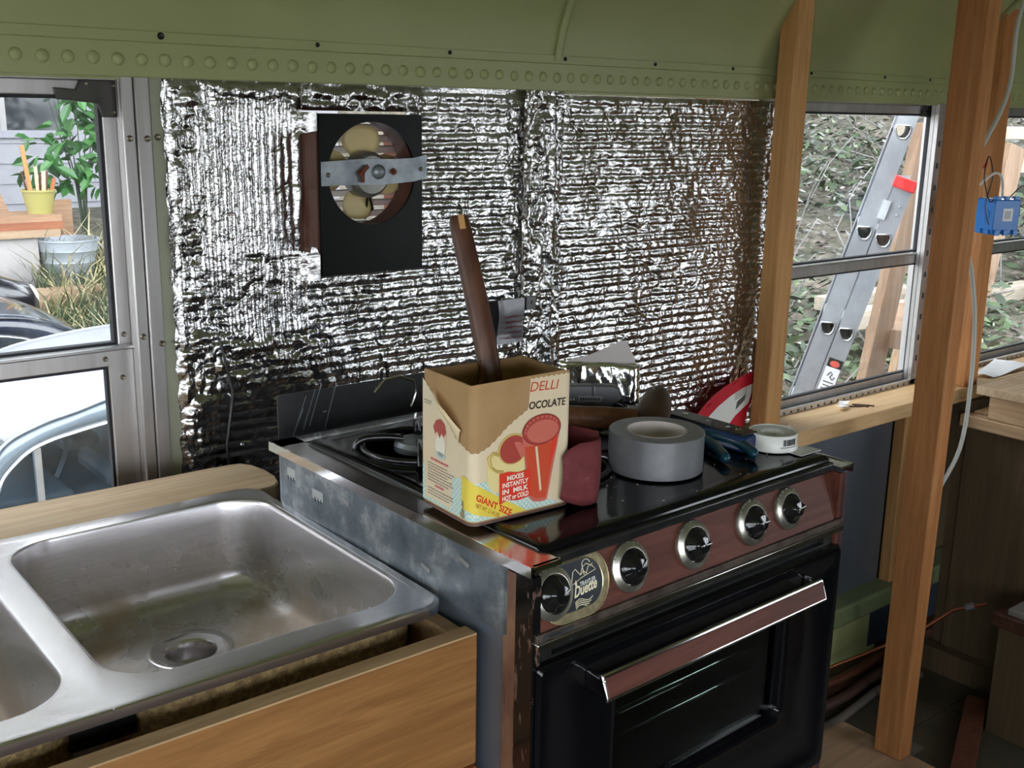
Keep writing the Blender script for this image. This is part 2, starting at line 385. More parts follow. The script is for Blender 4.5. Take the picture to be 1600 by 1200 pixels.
# header band with its rivets, flange
band = MB().box(XA, XB, WY-.018, WY+.01, 1.588, 1.6375).build('trim_1', M['green'], bevel=.002); structure(band)
rv = MB().lathe([(.0092, 0), (.0088, .0016), (.0072, .0036), (.0045, .0050), (.0001, .0055)], n=12, axis=(0, -1, 0)).mesh('rivet', 60); rv.materials.append(M['green'])
x = .395; k = 0
while x < 3.55:
    o = link(D.objects.new('rivet', rv), band); o.location = (x, WY-.018, 1.6125 + .0006*math.sin(k*2.1)); s = .95+.1*random.random(); o.scale = (s, s, s)
    x += .0338; k += 1
# ceiling: flange then the curved shell across the bus
cp = [(WY-.020, 1.6375), (WY-.020, 1.652), (WY-.024, 1.668), (WY-.033, 1.70), (WY-.052, 1.742), (WY-.095, 1.805), (WY-.17, 1.868), (WY-.30, 1.925), (WY-.55, 1.975), (WY-.85, 2.0), (WY-1.15, 2.005)]
W2 = 2*(WY-1.15)
full = cp + [(W2-y, z) for y, z in cp[::-1][1:]]
def fine_profile(pr, n=6):
    out = []
    for i in range(len(pr)-1):
        p0 = pr[max(i-1, 0)]; p1 = pr[i]; p2 = pr[i+1]; p3 = pr[min(i+2, len(pr)-1)]
        for t in [j/n for j in range(n)]:
            out.append(tuple(.5*((2*b)+(-a+c)*t+(2*a-5*b+4*c-d)*t*t+(-a+3*b-3*c+d)*t**3) for a, b, c, d in zip(p0, p1, p2, p3)))
    return out + [pr[-1]]
fp = fine_profile(full, 5)
def shell(xa, xb, thick=.012):
    n = len(fp); vs = [(x, y, z) for x in (xa, xb) for (y, z) in fp] + [(x, 1.15-.45*0+(y-.45)*1.012 - .70 + .0, z+thick) for x in (xa, xb) for (y, z) in fp]
    vs = [(x, y, z) for x in (xa, xb) for (y, z) in fp] + [(x, .45+(y-.45)*1.014, z+thick) for x in (xa, xb) for (y, z) in fp]
    f = []
    for i in range(n-1):
        f += [(i, i+1, n+i+1, n+i), (2*n+i, 3*n+i, 3*n+i+1, 2*n+i+1), (i, 2*n+i, 2*n+i+1, i+1), (n+i, n+i+1, 3*n+i+1, 3*n+i)]
    f += [(0, n, 3*n, 2*n), (n-1, 3*n-1, 4*n-1, 2*n-1)]
    return MB().add(vs, f)
ce = shell(XA, XB).build('ceiling', M['green'], smooth=40); structure(ce)
# overlap flange strip, ceiling ribs and screws
fm = MB()
MB().box(XA, XB, WY-.024, WY-.018, 1.6365, 1.6515).build('flange', M['green'], ce, bevel=.001)
rp = [(y-.004*(1 if y > .45 else -1), z-.003) for y, z in fp]
for x in (-.06, 1.371, 2.80, 4.22):
    MB().tube([(x, y, z) for y, z in rp if z > 1.640], .0078, 8).build('ceiling_rib', M['green'], ce, smooth=60)
for x in (.625, .875, 1.128, 1.389, 1.626, 1.86, 2.13, 2.42, 2.62): screw(x, WY-.024, 1.6455, ce, 1.25 if x < .7 else .9, M['screw_dk'])
# remaining walls of the bus (behind and beside the camera)
wf = D.objects.new('wall_front', None); COL.objects.link(wf); structure(wf)
MB().box(XA, XB, OPY-.06, OPY, -.06, OPZ0).build('lower_skin', M['green_shaded'], wf)
MB().box(XA, XB, OPY-.06, OPY, OPZ1, 1.68).build('header_rail', M['green'], wf)
px = XA
for a, b in OPP + [(XB, XB)]:
    MB().box(px, a, OPY-.06, OPY, OPZ0, OPZ1).build('mullion', M['alum'], wf); px = b
for k, (a, b) in enumerate(OPP):
    if k in COVERED: MB().box(a-.005, b+.005, OPY-.05, OPY-.005, OPZ0-.005, OPZ1+.005).build('added_cover_panel', M['hardboard'], wf); continue
    w = D.objects.new('window_%d' % (k+4), None); COL.objects.link(w); structure(w); w.location = ((a+b)/2, OPY-.03, OPZ0)
    h = (b-a)/2
    MB().frame(-h, h, 0, .84, -h+.02, h-.02, .02, .82, -.012, .012).build('window_frame', M['alum'], w)
    MB().box(-h+.02, h-.02, -.012, .012, .39, .41).build('meeting_rail', M['alum'], w)
    MB().box(-h+.02, h-.02, -.002, .002, .41, .82).build('pane', M['glass'], w); MB().box(-h+.02, h-.02, -.002, .002, .02, .39).build('pane', M['glass'], w)
structure(MB().box(XB, XB+.06, -.78, 1.69, -.06, 2.02).build('wall_right', M['green_shaded']))
wl_ = D.objects.new('wall_left', None); COL.objects.link(wl_); structure(wl_)
MB().box(XA-.06, XA, -.78, 1.69, -.06, .84).build('lower_skin', M['green_shaded'], wl_); MB().box(XA-.06, XA, -.78, 1.69, 1.60, 2.02).build('upper_skin', M['green'], wl_)
px = -.78
for a, b in REAR + [(1.69, 1.69)]:
    MB().box(XA-.06, XA, px, a, .84, 1.60).build('pillar', M['green'], wl_); px = b
for k, (a, b) in enumerate(REAR):
    w = D.objects.new('window_%d' % (k+14), None); COL.objects.link(w); structure(w); w.location = (XA-.03, (a+b)/2, .84); w.rotation_euler = (0, 0, PI/2); h = (b-a)/2
    MB().frame(-h, h, 0, .76, -h+.03, h-.03, .03, .73, -.015, .015).build('window_frame', M['alum'], w); MB().box(-h+.03, h-.03, -.002, .002, .03, .73).build('pane', M['glass'], w)

# ------------------------------------------------------------------ windows in the window wall
def bus_window(idx, x0, x1, stile_u=.021, latch=True):
    """split-sash window: x0..x1 opening, z .84..1.585; lower sash stands further inside"""
    w = D.objects.new('window_%d' % idx, None); COL.objects.link(w); structure(w); w.location = ((x0+x1)/2, WY, .84)
    h = (x1-x0)/2; Hh = .75
    MB().frame(-h, h, -.006, Hh, -h+.013, h-.013, .010, Hh-.006, .017, .075).build('window_frame', M['alum'], w)
    # upper sash
    s = MB().frame(-h+.012, h-.012, .335, Hh-.006, -h+.012+stile_u, h-.012-stile_u, .357, .722, .036, .056).build('upper_sash', M['alum'], w, bevel=.002)
    MB().frame(-h+.012+stile_u, h-.012-stile_u, .357, .722, -h+.017+stile_u, h-.017-stile_u, .361, .717, .038, .054).build('gasket', M['blk_gasket'], s)
    MB().box(-h+.016+stile_u, h-.016-stile_u, .045, .048, .360, .718).build('pane', M['glass'], s)
    # lower sash
    s = MB().frame(-h+.012, h-.012, .008, .353, -h+.050, h-.056, .024, .329, .018, .034).build('lower_sash', M['alum'], w, bevel=.002)
    MB().frame(-h+.050, h-.056, .024, .329, -h+.054, h-.060, .028, .325, .020, .032).build('gasket', M['blk_gasket'], s)
    MB().box(-h+.053, h-.059, .024, .027, .027, .326).build('pane', M['glass'], s)
    MB().box(-h+.012, h-.012, .016, .036, .353, .3575).build('rail_cap', M['alum_b'], s, bevel=.001)
    # squeeze latches in the upper corners
    for sg in (1, -1):
        poly = [(0, 0), (0, -.052), (-.020, -.052), (-.026, -.033), (-.045, -.031), (-.083, -.028), (-.086, -.012), (-.056, -.014), (-.049, 0)]
        o = MB().prism([(sg*(p[0]+h-.0135), p[1]+.744) for p in poly], (0, .026, 0), (1, 0, 0), (0, 0, 1), (0, .012, 0)).build('latch', M['latch'], w, bevel=.0015)
        for dx, dz in ((-.005, -.008), (-.043, -.006), (-.006, -.045)): screw(sg*(dx+h-.0135), .026, dz+.744, o, .8)
    for sg in (1, -1):
        screw(sg*(h-.036), .018, .31, s, 1.0); screw(sg*(h-.060), .018, .341, s, 1.0); screw(sg*(h-.024), .036, .372, w, 1.0)
    return w
w1 = bus_window(1, -.12, .588)
w2 = bus_window(2, 2.09, 2.79)
w3 = bus_window(3, 2.83, 3.52)
for k_, (a, b) in enumerate(((3.60, 4.13), (4.25, 4.84), (-.83, -.24), (-1.54, -.95), (-2.25, -1.66), (-2.96, -2.37))): bus_window(16+k_, a, b)
for w, a, b in ((w2, 2.09, 2.79), (w3, 2.83, 3.52)):        # perforated sill track
    h_ = (b-a)/2
    tr = MB().slab((-h_, h_), (-.008, .008), [(lerp(-.29, .29, k/21), lerp(-.29, .29, k/21)+.008, -.003, .003) for k in range(22)], lambda u, v, q: (u, -.006+q*.010, v)).build('sill_track', M['alum'], w)

# wooden sill under windows 2 and 3
sill = MB().box(1.86, 3.60, 1.478, WY+.004, .797, .835).build('trim_2', M['fir_x'], bevel=.003); structure(sill)
# ================================================================== FOIL INSULATION
def foil_sheet(name, label, x0, x1, z0, z1, ribs, pitch, y=WY-.006, amp=.0032, crumple=.0026, holes=(), crease=None, seed=1, res=.0026, wob=.0018):
    nx, nz = int((x1-x0)/res)+1, int((z1-z0)/res)+1
    X, Z = np.meshgrid(np.linspace(x0, x1, nx), np.linspace(z0, z1, nz))
    sh = X.shape
    n_big = vnoise(sh, 60, seed)*.6 + vnoise(sh, 28, seed+1)*.4
    n_mid = vnoise(sh, 11, seed+2); n_fine = vnoise(sh, 4.2, seed+3); n_fine2 = vnoise(sh, 2.3, seed+9)
    n_long = vnoise(sh, 9, seed+4, (1, 4) if ribs == 'h' else (4, 1))
    c = (Z if ribs == 'h' else X) + wob*n_big*.7 + .0009*n_long
    ph = c/pitch*2*PI
    rib = np.abs(np.sin(ph/2))**.75                         # puffed tubes with sharp valleys
    mod = .75+.25*vnoise(sh, 16, seed+5, (1, 3) if ribs == 'h' else (3, 1))
    braid = vnoise(sh, 3.4, seed+14, (.8, 1.3) if ribs == 'h' else (1.3, .8))
    h = amp*rib*mod*(1+.28*braid) + crumple*(.26*n_mid + .30*n_fine + .22*n_fine2) + .005*n_big
    # scattered sharp creases
    r = np.abs(vnoise(sh, 13, seed+6)); h -= .0022*np.exp(-(r/.06)**2)*(vnoise(sh, 40, seed+7) > .05)
    if crease is not None:
        w = crease(X, Z)
        cr = np.abs(vnoise(sh, 14, seed+8)) + .6*np.abs(vnoise(sh, 6.5, seed+10)) + .3*np.abs(vnoise(sh, 3.2, seed+12))
        h = h*(1-w*.75) + w*.010*cr
    e = np.minimum(np.minimum(X-x0, x1-X), np.minimum(Z-z0, z1-Z)); h *= np.clip(e/.012, .15, 1)
    ragged = .0035*vnoise(sh, 9, seed+20)
    Xr = X + np.where(np.minimum(X-x0, x1-X) < res*1.5, ragged, 0); Zr = Z
    P = np.stack([Xr, y-h, Zr], -1)
    mask = None
    if holes:
        xc = (X[:-1, :-1]+X[1:, 1:])/2; zc = (Z[:-1, :-1]+Z[1:, 1:])/2; mask = np.ones(xc.shape, bool)
        for a, b, c_, d in holes: mask &= ~((xc > a) & (xc < b) & (zc > c_) & (zc < d))
    o = grid_mesh(name, P, M['foil'], None, True, mask)
    return tag(o, label, 'insulation')
def g1(v, c, w): return np.exp(-((v-c)/w)**2)
foil_sheet('foil_insulation', 'silver bubble-foil insulation with upright ribs left of the exhaust fan', .628, .852, 1.165, 1.590, 'v', .0132, y=WY-.010, seed=3, amp=.0036, crumple=.0016,
           crease=lambda X, Z: np.clip(.9*g1(Z, 1.165, .035)+.8*g1(X, .852, .016)+.75*g1(Z, 1.59, .035)*(X > .70)+.35*g1(X, .64, .012), 0, 1))
foil_sheet('foil_insulation', 'silver bubble-foil insulation with level ribs below and around the exhaust fan', .628, 1.315, .83, 1.588, 'h', .0168, seed=21, amp=.0036,
           holes=((.848, 1.048, 1.284, 1.546),),
           crease=lambda X, Z: np.clip(.95*g1(Z, 1.150, .055)*(1-sstep(.80, 1.0, X))+.9*g1(X, 1.30, .035)+.8*g1(Z, 1.575, .03)*(X < 1.08)+.6*g1(X, .65, .03), 0, 1))
foil_sheet('foil_insulation', 'silver bubble-foil insulation with level ribs between the taped seam and the pale stud', 1.375, 2.035, .80, 1.582, 'h', .0170, seed=40, amp=.0034,
           crease=lambda X, Z: np.clip(.8*g1(X, 2.03, .012)+.35*g1(X-.35*Z, 1.60, .02)+.5*g1(X, 1.39, .012)+.4*g1(Z, 1.58, .015), 0, 1))
# crumpled tape over the seam
def foil_strip(name, label, cat, x0, x1, z0, z1, y, amp, seed, parent=None, mt=None, res=.0024):
    nx, nz = int((x1-x0)/res)+1, int((z1-z0)/res)+1
    X, Z = np.meshgrid(np.linspace(x0, x1, nx), np.linspace(z0, z1, nz)); sh = X.shape
    cr = np.abs(vnoise(sh, 15, seed, (2, 1))) + .55*np.abs(vnoise(sh, 6, seed+1)) + .3*np.abs(vnoise(sh, 3, seed+2))
    h = amp*cr + .006*np.exp(-((X-lerp(x0, x1, .75))/.006)**2)
    X2 = X + .003*vnoise(sh, 10, seed+3)
    o = grid_mesh(name, np.stack([X2, y-h, Z], -1), mt or M['foil'], parent, True)
    if label: tag(o, label, cat)
    return o
foil_strip('foil_tape_seam', 'crumpled foil strip taped upright over the seam between two foil panels', 'foil tape', 1.298, 1.392, .86, 1.588, WY-.014, .0075, 77)

# wire and small metal box hanging on the foil below the left panel
t = thing('wire_connector', 'black wire hanging on the foil down to a small black box', 'wire', (.705, WY-.02, .98))
MB().tube([(-.012, 0, .215), (-.004, -.006, .17), (.004, -.004, .13), (-.004, -.006, .09), (-.012, -.008, .05), (-.010, -.008, .0)], .0022, 6).build('wire', M['black'], t, smooth=60)
MB().box(-.018, .022, -.026, .006, -.052, .014).build('box_body', M['enamel'], t, bevel=.003)
# grey tape label with red scribble
t = thing('tape_note', 'grey tape note with red handwriting stuck to the foil beside the seam', 'note', (1.270, WY-.024, 1.165))
nx, nz = 14, 18
U_, V_ = np.meshgrid(np.linspace(-.031, .031, nx), np.linspace(-.040, .044, nz))
Yn = -.003*np.abs(vnoise(U_.shape, 5, 5)) - .002*np.sin(V_*70)
M['ducttape'] = mat('silver_duct_tape', (.19, .19, .205), .36, .35, c2=(.22, .22, .235), scale=40, bump=.12, bscale=600)
grid_mesh('tape', np.stack([U_*(1-.06*np.cos(V_*60)), Yn, V_], -1), M['ducttape'], t)
M['red_ink'] = mat('dark_red_ink', (.22, .008, .03), .5)
rr = random.Random(4)
for row in range(5):
    z = .012-row*.010; x = -.022 + rr.random()*.004
    pts = []
    for i in range(26):
        pts.append((x, -.0085, z + .0032*math.sin(i*2.3+row)*rr.uniform(.3, 1))); x += .0016
    MB().tube(pts, .0007, 4).build('handwriting', M['red_ink'], t)
MB().box(.036, .058, -.003, 0, .020, .046).lathe([(.0001, 0), (.004, 0), (.003, .002), (.0001, .002)], (.050, -.003, .034), (0, -1, 0), 8).build('metal_tab', M['grey_metal'], t)

# ================================================================== EXHAUST FAN
fan = thing('exhaust_fan', 'exhaust fan with yellow blades behind a black panel with a round hole', 'fan', (.9475, WY, 1.288))
FX, FZ = .0, .161; R = .0815
# black front panel with hole: ring of quads between circle and rectangle
hw, z0, z1, n = .0955, .002, .254, 48
m = MB(); ring_i = []; ring_o = []
for k in range(n):
    a = 2*PI*k/n; c, s = math.cos(a), math.sin(a)
    ring_i.append((FX+R*c, FZ+R*s))
    tx = (hw if c > 0 else -hw)-FX; tz = (z1 if s > 0 else z0)-FZ
    q = min(abs(tx/c) if abs(c) > 1e-6 else 9, abs(tz/s) if abs(s) > 1e-6 else 9); ring_o.append((FX+q*c, FZ+q*s))
corn = {}
for cx, cz in ((hw, z1), (-hw, z1), (-hw, z0), (hw, z0)):     # snap the nearest ray to each corner
    k = min(range(n), key=lambda k: (ring_o[k][0]-cx)**2+(ring_o[k][1]-cz)**2); ring_o[k] = (cx, cz)
vs = [(x, y, z) for y in (-.064, -.058) for (x, z) in ring_i + ring_o]
fs = []
for k in range(n):
    j = (k+1) % n
    fs += [(k, j, n+j, n+k), (2*n+k, 3*n+k, 3*n+j, 2*n+j), (k, 2*n+k, 2*n+j, j), (n+k, n+j, 3*n+j, 3*n+k)]
m.add(vs, fs).build('front_panel', mat('matt_black_panel', (.005, .005, .005), .35, spec=.12), fan, smooth=30)
# reddish wooden sides and duct
for a, b, c, d in ((-.0985, -.0925, z0, z1), (.0925, .0985, z0, z1)): MB().box(a, b, -.058, .05, c, d).build('side_board', M['brownwood'], fan)
MB().box(-.0985, .0985, -.058, .05, z1-.006, z1).build('top_board', M['brownwood'], fan); MB().box(-.0985, .0985, -.058, .05, z0, z0+.006).build('bottom_board', M['brownwood'], fan)
MB().lathe([(R+.002, -.060), (R+.002, -.012), (R+.006, -.012), (R+.006, -.060)], (FX, 0, FZ), (0, 1, 0), 40, closed=True).build('duct', M['brownwood'], fan, smooth=40)
# louvres at the outer end
for k in range(13):
    z = .022 + k*.0175
    MB().obox((0, -.002, z), (.092, 0, 0), (0, .008, -.0055), (0, .0006, .0008)).build('louvre', M['alum'], fan)
# blades and motor
M['blade'] = mat('yellowed_plastic_blade', (.62, .49, .24), .4)
for k in range(4):
    a0 = math.radians(86 + k*90); prof = []
    for i in range(9):
        t_ = i/8; r = lerp(.014, .076, t_); half = lerp(.25, .66, math.sin(t_*PI*.8)**.8) if i else .3
        row = []
        for j in range(7):
            s_ = j/6*2-1; a = a0 + s_*half*(1-.35*t_**4)
            row.append((FX+r*math.cos(a), -.022 + .006*s_, FZ+r*math.sin(a)))
        prof.append(row)
    P = np.array(prof); o = grid_mesh('blade', P, M['blade'], fan)
    so = o.modifiers.new('thick', 'SOLIDIFY'); so.thickness = .0015
M['motor'] = mat('grey_motor_casing', (.30, .29, .27), .42, .7, c2=(.22, .21, .19), scale=12)
MB().lathe([(.0001, -.026), (.030, -.026), (.036, -.028), (.0375, -.032), (.0375, -.050), (.035, -.058), (.030, -.063), (.012, -.064), (.011, -.067), (.0001, -.067)], (FX, 0, FZ-.002), (0, 1, 0), 32).build('motor', M['motor'], fan, smooth=35)
# steel strap carrying the motor
sp = MB()
poly = [(-.0955, .0), (-.06, .002), (-.02, .004), (.04, .003), (.075, .004), (.102, .009), (.102, -.029), (.075, -.034), (.03, -.037), (-.02, -.037), (-.06, -.037), (-.0955, -.037)]
st = MB().prism([(x, z+FZ+.020) for x, z in poly], (0, -.0685, 0), (1, 0, 0), (0, 0, 1), (0, .0022, 0)).build('strap', M['galv'], fan)
MB().lathe([(.012, 0), (.0115, .003), (.008, .006), (.0001, .0065)], (FX+.008, -.0685, FZ+.003), (0, -1, 0), 16).build('shaft_bump', M['galv'], st, smooth=60)
M['rust'] = mat('rusty_bolt', (.16, .045, .02), .6, .5)
for x in (-.026, .036):
    MB().lathe([(.0055, 0), (.0055, .003), (.003, .003), (.003, .007), (.0001, .0075)], (FX+x, -.0685, FZ+.003), (0, -1, 0), 6).build('bolt', M['rust'], st)
MB().obox((FX-.022, -.073, FZ+.006), (.008, 0, .007), (0, .0015, 0), (-.002, 0, .0025)).obox((FX-.024, -.073, FZ-.004), (.0025, 0, 0), (0, .0015, 0), (0, 0, .009)).build('wing_nut', M['rust'], st)
for x, z in ((-.084, .0), (.090, .006)): screw(FX+x, -.0685, FZ+z, st, .9)
MB().tube([(FX+.010, -.03, FZ-.04), (FX+.014, -.02, FZ-.055), (FX+.018, -.01, FZ-.07), (FX+.012, .03, FZ-.078)], .0022, 6).build('lead', M['black'], fan)
MB().tube([(FX+.014, -.03, FZ-.04), (FX+.026, -.02, FZ-.06), (FX+.022, .0, FZ-.078)], .0022, 6).build('lead', M['black'], fan)
# foil-tape patches on the wooden side
for k, (za, zb, jag) in enumerate(((.222, .256, .006), (-.012, .050, .012))):
    rr = random.Random(k); pl = [(-.062, zb if k == 0 else zb-.03)] + [(lerp(-.062, 0, i/6), (za if k == 0 else zb)+rr.uniform(-jag, jag)) for i in range(7)] + ([(0, zb)] if k == 0 else [(0, za), (-.062, za)])
    if k == 0: pl = [(-.066, .256), (-.066, .228)] + [(lerp(-.066, .002, i/5), .230-.012*i/5+rr.uniform(-.002, .002)) for i in range(1, 6)] + [(.002, .256)]
    else: pl = [(-.066, -.004), (-.066, .036), (-.055, .047), (-.040, .047), (-.034, .036), (-.014, .037), (.002, .034), (.002, -.014)]
    MB().prism([(y, z) for y, z in pl], (-.1005, 0, 0), (0, 1, 0), (0, 0, 1), (.001, 0, 0)).build('foil_tape_patch', M['foiltape'], fan)

# ================================================================== STUDS AND RIGHT-HAND SIDE
def stud(name, label, x0, x1, y0, y1, z0, z1, mt, lean=(0, 0)):
    t = MB(); l = lean
    vs = [(x+l[0]*k, y+l[1]*k, z) for k, z in ((0, z0), (1, z1)) for y in (y0, y1) for x in (x0, x1)]
    t.add(vs, [(0, 2, 3, 1), (4, 5, 7, 6), (0, 1, 5, 4), (2, 6, 7, 3), (0, 4, 6, 2), (1, 3, 7, 5)])
    o = t.build(name, mt, None, bevel=.003); return tag(o, label, 'wood stud', 'wooden studs')
stud('wooden_stud', 'pale fir stud standing on the sill in front of the foil', 1.974, 2.030, 1.512, 1.556, .836, 1.80, M['fir'], (.008, 0))
stud('wooden_stud', 'tall reddish stud standing on the floor at the plywood edge', 2.258, 2.308, 1.247, 1.320, .0125, 1.94, M['fir2'], (.012, 0))
stud('wooden_stud', 'reddish stud behind the blue junction box', 2.803, 2.870, 1.485, 1.530, .835, 1.84, M['fir2'], (-.01, 0))
MB_ = MB().box(2.670, 2.740, WY-.03, WY+.004, .255, .797); tag(MB_.build('wooden_stud', M['fir'], bevel=.002), 'short fir stud under the sill against the galvanised lining', 'wood stud', 'wooden studs')
tag(MB().box(2.815, 2.875, 1.462, 1.50, 0.0, .797).build('wooden_stud', M['hardboard'], bevel=.002), 'short stud under the sill at the brown panel edge', 'wood stud', 'wooden studs')
# zinc angle bracket at the foot of the tall stud
t = thing('angle_bracket', 'zinc angle bracket screwed to the foot of the tall stud', 'bracket', (2.3085, 1.25, .0005))
MB().box(0, .003, .0, .035, 0, .07).box(0, .07, 0, .035, 0, .003).build('plate', M['alum_b'], t)
for z in (.025, .052): screw(.003, .017, z, t, .8).rotation_euler = (0, 0, PI/2)
for x in (.028, .054):
    s_ = screw(x, .017, .003, t, .8); s_.rotation_euler = (-PI/2, 0, 0)
# plywood sheet on the floor
tag(MB().box(1.0, 2.308, .72, 1.448, 0.0005, .0125).build('plywood_sheet', M['ply_floor'], bevel=.002), 'plywood sheet on the floor beside the stove', 'plywood')

# bench frame at the right
t = thing('bench', 'unfinished bench with brown panel side and a loose top plank', 'bench', (2.76, .95, 0))
MB().box(.04, .06, -.95, .51, .05, .74).build('side_panel', M['hardboard'], t)
MB().box(-.0, .04, -.95, .515, .738, .772).build('top_rail', M['fir_y'], t, bevel=.003)
MB().box(-.002, .038, -.95, .56, .0, .075).build('bottom_plate', M['hardboard'], t, bevel=.003)
MB().box(.0, .04, -.95, -.89, .075, .738).build('corner_post', M['fir2'], t, bevel=.003)
MB().box(.06, .10, .455, .51, .0, .74).build('corner_post', M['hardboard'], t, bevel=.003)
MB().box(.06, .70, .47, .51, .738, .772).build('back_rail', M['fir_x'], t, bevel=.003)
tag(MB().box(2.755, 3.50, .55, 1.425, .8365, .861).build('plank', M['pine_x'], bevel=.002), 'pale wide plank resting on a block on the bench', 'plank')
tag(MB().box(2.762, 2.852, 1.275, 1.39, .7725, .836).build('wood_block', M['fir_y'], bevel=.003), 'short wood block between the bench rail and plank', 'wood block')
tag(MB().box(2.77, 2.86, .62, .74, .7725, .836).build('wood_block', M['fir_y'], bevel=.003), 'wood block under the far end of the plank', 'wood block')
# timber lying on the floor, grey box and copper pipe
tag(MB().beam((2.66, 1.27, .022), (2.12, 1.03, .022), .055, .036).build('floor_timber', M['brownwood'], bevel=.003), 'length of timber lying on the dark floor by the bench', 'timber')
t = thing('low_cabinet', 'low brown box with a grey lid in front of the bench panel', 'box', (2.60, 1.13, 0))
MB().box(-.02, .14, -.16, .07, .0, .30).build('body', M['hardboard'], t, bevel=.003)
MB().box(-.03, .15, -.18, .085, .30, .335).build('frame', M['brown_dk'], t, bevel=.003)
MB().box(-.015, .12, -.15, .055, .335, .352).build('lid', mat('grey_lid', (.17, .16, .15), .6), t, bevel=.003)
t = thing('copper_pipe', 'thin copper gas pipe rising from the stud to the grey box', 'pipe', (2.45, 1.44, .15))
MB().tube([(-.12, .12, -.06), (.0, .05, -.01), (.10, -.04, .06), (.145, -.11, .14), (.155, -.19, .185)], .0048, 8).build('tube', mat('copper', (.40, .14, .07), .3, .9), t, smooth=60)
MB().lathe([(.009, -.012), (.010, 0), (.009, .012)], (.150, -.150, .163), (.1, -.8, .5), 6).build('fitting', M['galv'], t)

# blue junction box on the third stud
t = thing('junction_box', 'blue plastic junction box fixed to a stud with wires', 'junction box', (2.735, 1.480, 1.262))
M['blue'] = mat('blue_plastic', (.022, .17, .52), .4)
ang = math.radians(-26)
R2 = Matrix.Rotation(ang, 4, 'Z')
def bbx(*a): 
    b = MB().box(*a); b.v = [tuple(R2 @ Vector(p)) for p in b.v]; return b
ox = .004
bo = bbx(ox-.0, ox+.075, -.075, -.002, .004, .092).build('housing', M['blue'], t, bevel=.003)
for x in (.006, .030, .058): bbx(ox+x, ox+x+.012, -.082, -.075, .002, .016).build('lug', M['blue'], bo); bbx(ox+x, ox+x+.012, -.074, -.060, .092, .100).build('lug', M['blue'], bo)
for y in (-.060, -.030): bbx(ox-.006, ox, y-.006, y+.006, .004, .016).build('lug', M['blue'], bo)
b = MB().lathe([(.018, 0), (.018, .001), (.010, .001), (.0095, .002), (.004, .002), (.0001, .003)], (ox-.0005, -.040, .050), (-1, 0, 0), 20); b.v = [tuple(R2 @ Vector(p)) for p in b.v]; b.build('knockout', M['blue'], bo, smooth=40)
b = bbx(ox+.026, ox+.054, -.0762, -.075, .038, .070).build('sticker', M['white_paper'], bo); b = bbx(ox+.031, ox+.049, -.0768, -.076, .044, .064).build('sticker_print', M['grey_metal'], bo)
bbx(ox+.010, ox+.066, -.07, -.01, .092, .095).build('clamp_plate', M['alum_b'], bo)
for k, pts in enumerate(([(.02, -.06, .10), (-.03, -.08, .145), (-.07, -.08, .16), (-.10, -.06, .13)], [(.06, -.06, .095), (.07, -.085, .125), (.10, -.09, .105), (.105, -.09, .05), (.09, -.085, .02)], [(.0, -.05, .095), (-.06, -.07, .09), (-.10, -.07, .15), (-.07, -.06, .20), (-.04, -.06, .15), (-.06, -.06, .08), (-.05, -.07, .03)])):
    pp = []
    for i in range(len(pts)-1):
        for j in range(6):
            t_ = j/6; p0 = pts[max(i-1, 0)]; p1 = pts[i]; p2 = pts[i+1]; p3 = pts[min(i+2, len(pts)-1)]
            pp.append(tuple(.5*((2*b_)+(-a_+c_)*t_+(2*a_-5*b_+4*c_-d_)*t_*t_+(-a_+3*b_-3*c_+d_)*t_**3) for a_, b_, c_, d_ in zip(p0, p1, p2, p3)))
    MB().tube(pp + [pts[-1]], .0032 if k == 0 else .0016, 6).build('wire', M['white'] if k == 0 else M['black'], t, smooth=60)
MB().lathe([(.0045, -.009), (.003, .009)], (-.082, -.06, .178), (.6, 0, .6), 8).build('wire_nut', mat('red_wire_nut', (.6, .06, .03), .4), t)
# white cable from the ceiling down past the studs
M['cable'] = mat('grey_white_cable', (.50, .50, .46), .45)
pts = [(2.76, 1.40, 1.93), (2.728, 1.42, 1.79), (2.728, 1.42, 1.655), (2.70, 1.42, 1.577), (2.60, 1.41, 1.477), (2.50, 1.385, 1.40), (2.475, 1.36, 1.32), (2.486, 1.36, 1.270), (2.535, 1.36, 1.19), (2.578, 1.36, 1.067), (2.597, 1.36, .90), (2.582, 1.36, .733), (2.52, 1.38, .60), (2.50, 1.40, .45), (2.50, 1.41, .2), (2.50, 1.41, .02)]
pp = fine_profile(pts, 6)
tag(MB().tube(pp, .0055, 8).build('power_cable', M['cable'], smooth=60), 'white electrical cable hanging from the ceiling past the studs', 'cable')
# things on the sill
P = np.zeros((9, 9, 3))
for i in range(9):
    for j in range(9):
        a = np.array([2.945, 1.535]); b_ = np.array([3.16, 1.590]); c = np.array([3.20, 1.50]); d = np.array([2.975, 1.492])
        u, v = i/8, j/8; q = (a*(1-u)+b_*u)*(1-v)+(d*(1-u)+c*u)*v
        P[i, j] = (q[0], q[1], .8375+.004*(1+math.sin(u*5+v*4))+.022*max(0, u-.4)*(1-v))
tag(grid_mesh('paper_sheet', P, M['white_paper']), 'crumpled white paper sheet lying on the sill', 'paper')
rr = random.Random(2)
m = MB()
for k in range(7):
    c = (2.335+rr.uniform(-.02, .02), 1.555+rr.uniform(-.012, .012), .840+.003*k*.4); a = rr.uniform(0, 3)
    m.obox(c, (.010*math.cos(a), .010*math.sin(a), rr.uniform(-.004, .004)), (-.006*math.sin(a), .006*math.cos(a), rr.uniform(-.003, .003)), (0, 0, .0008))
tag(m.build('paper_wrapper', M['white_paper']), 'torn white wrapper on the sill under the window', 'wrapper')
m = MB()
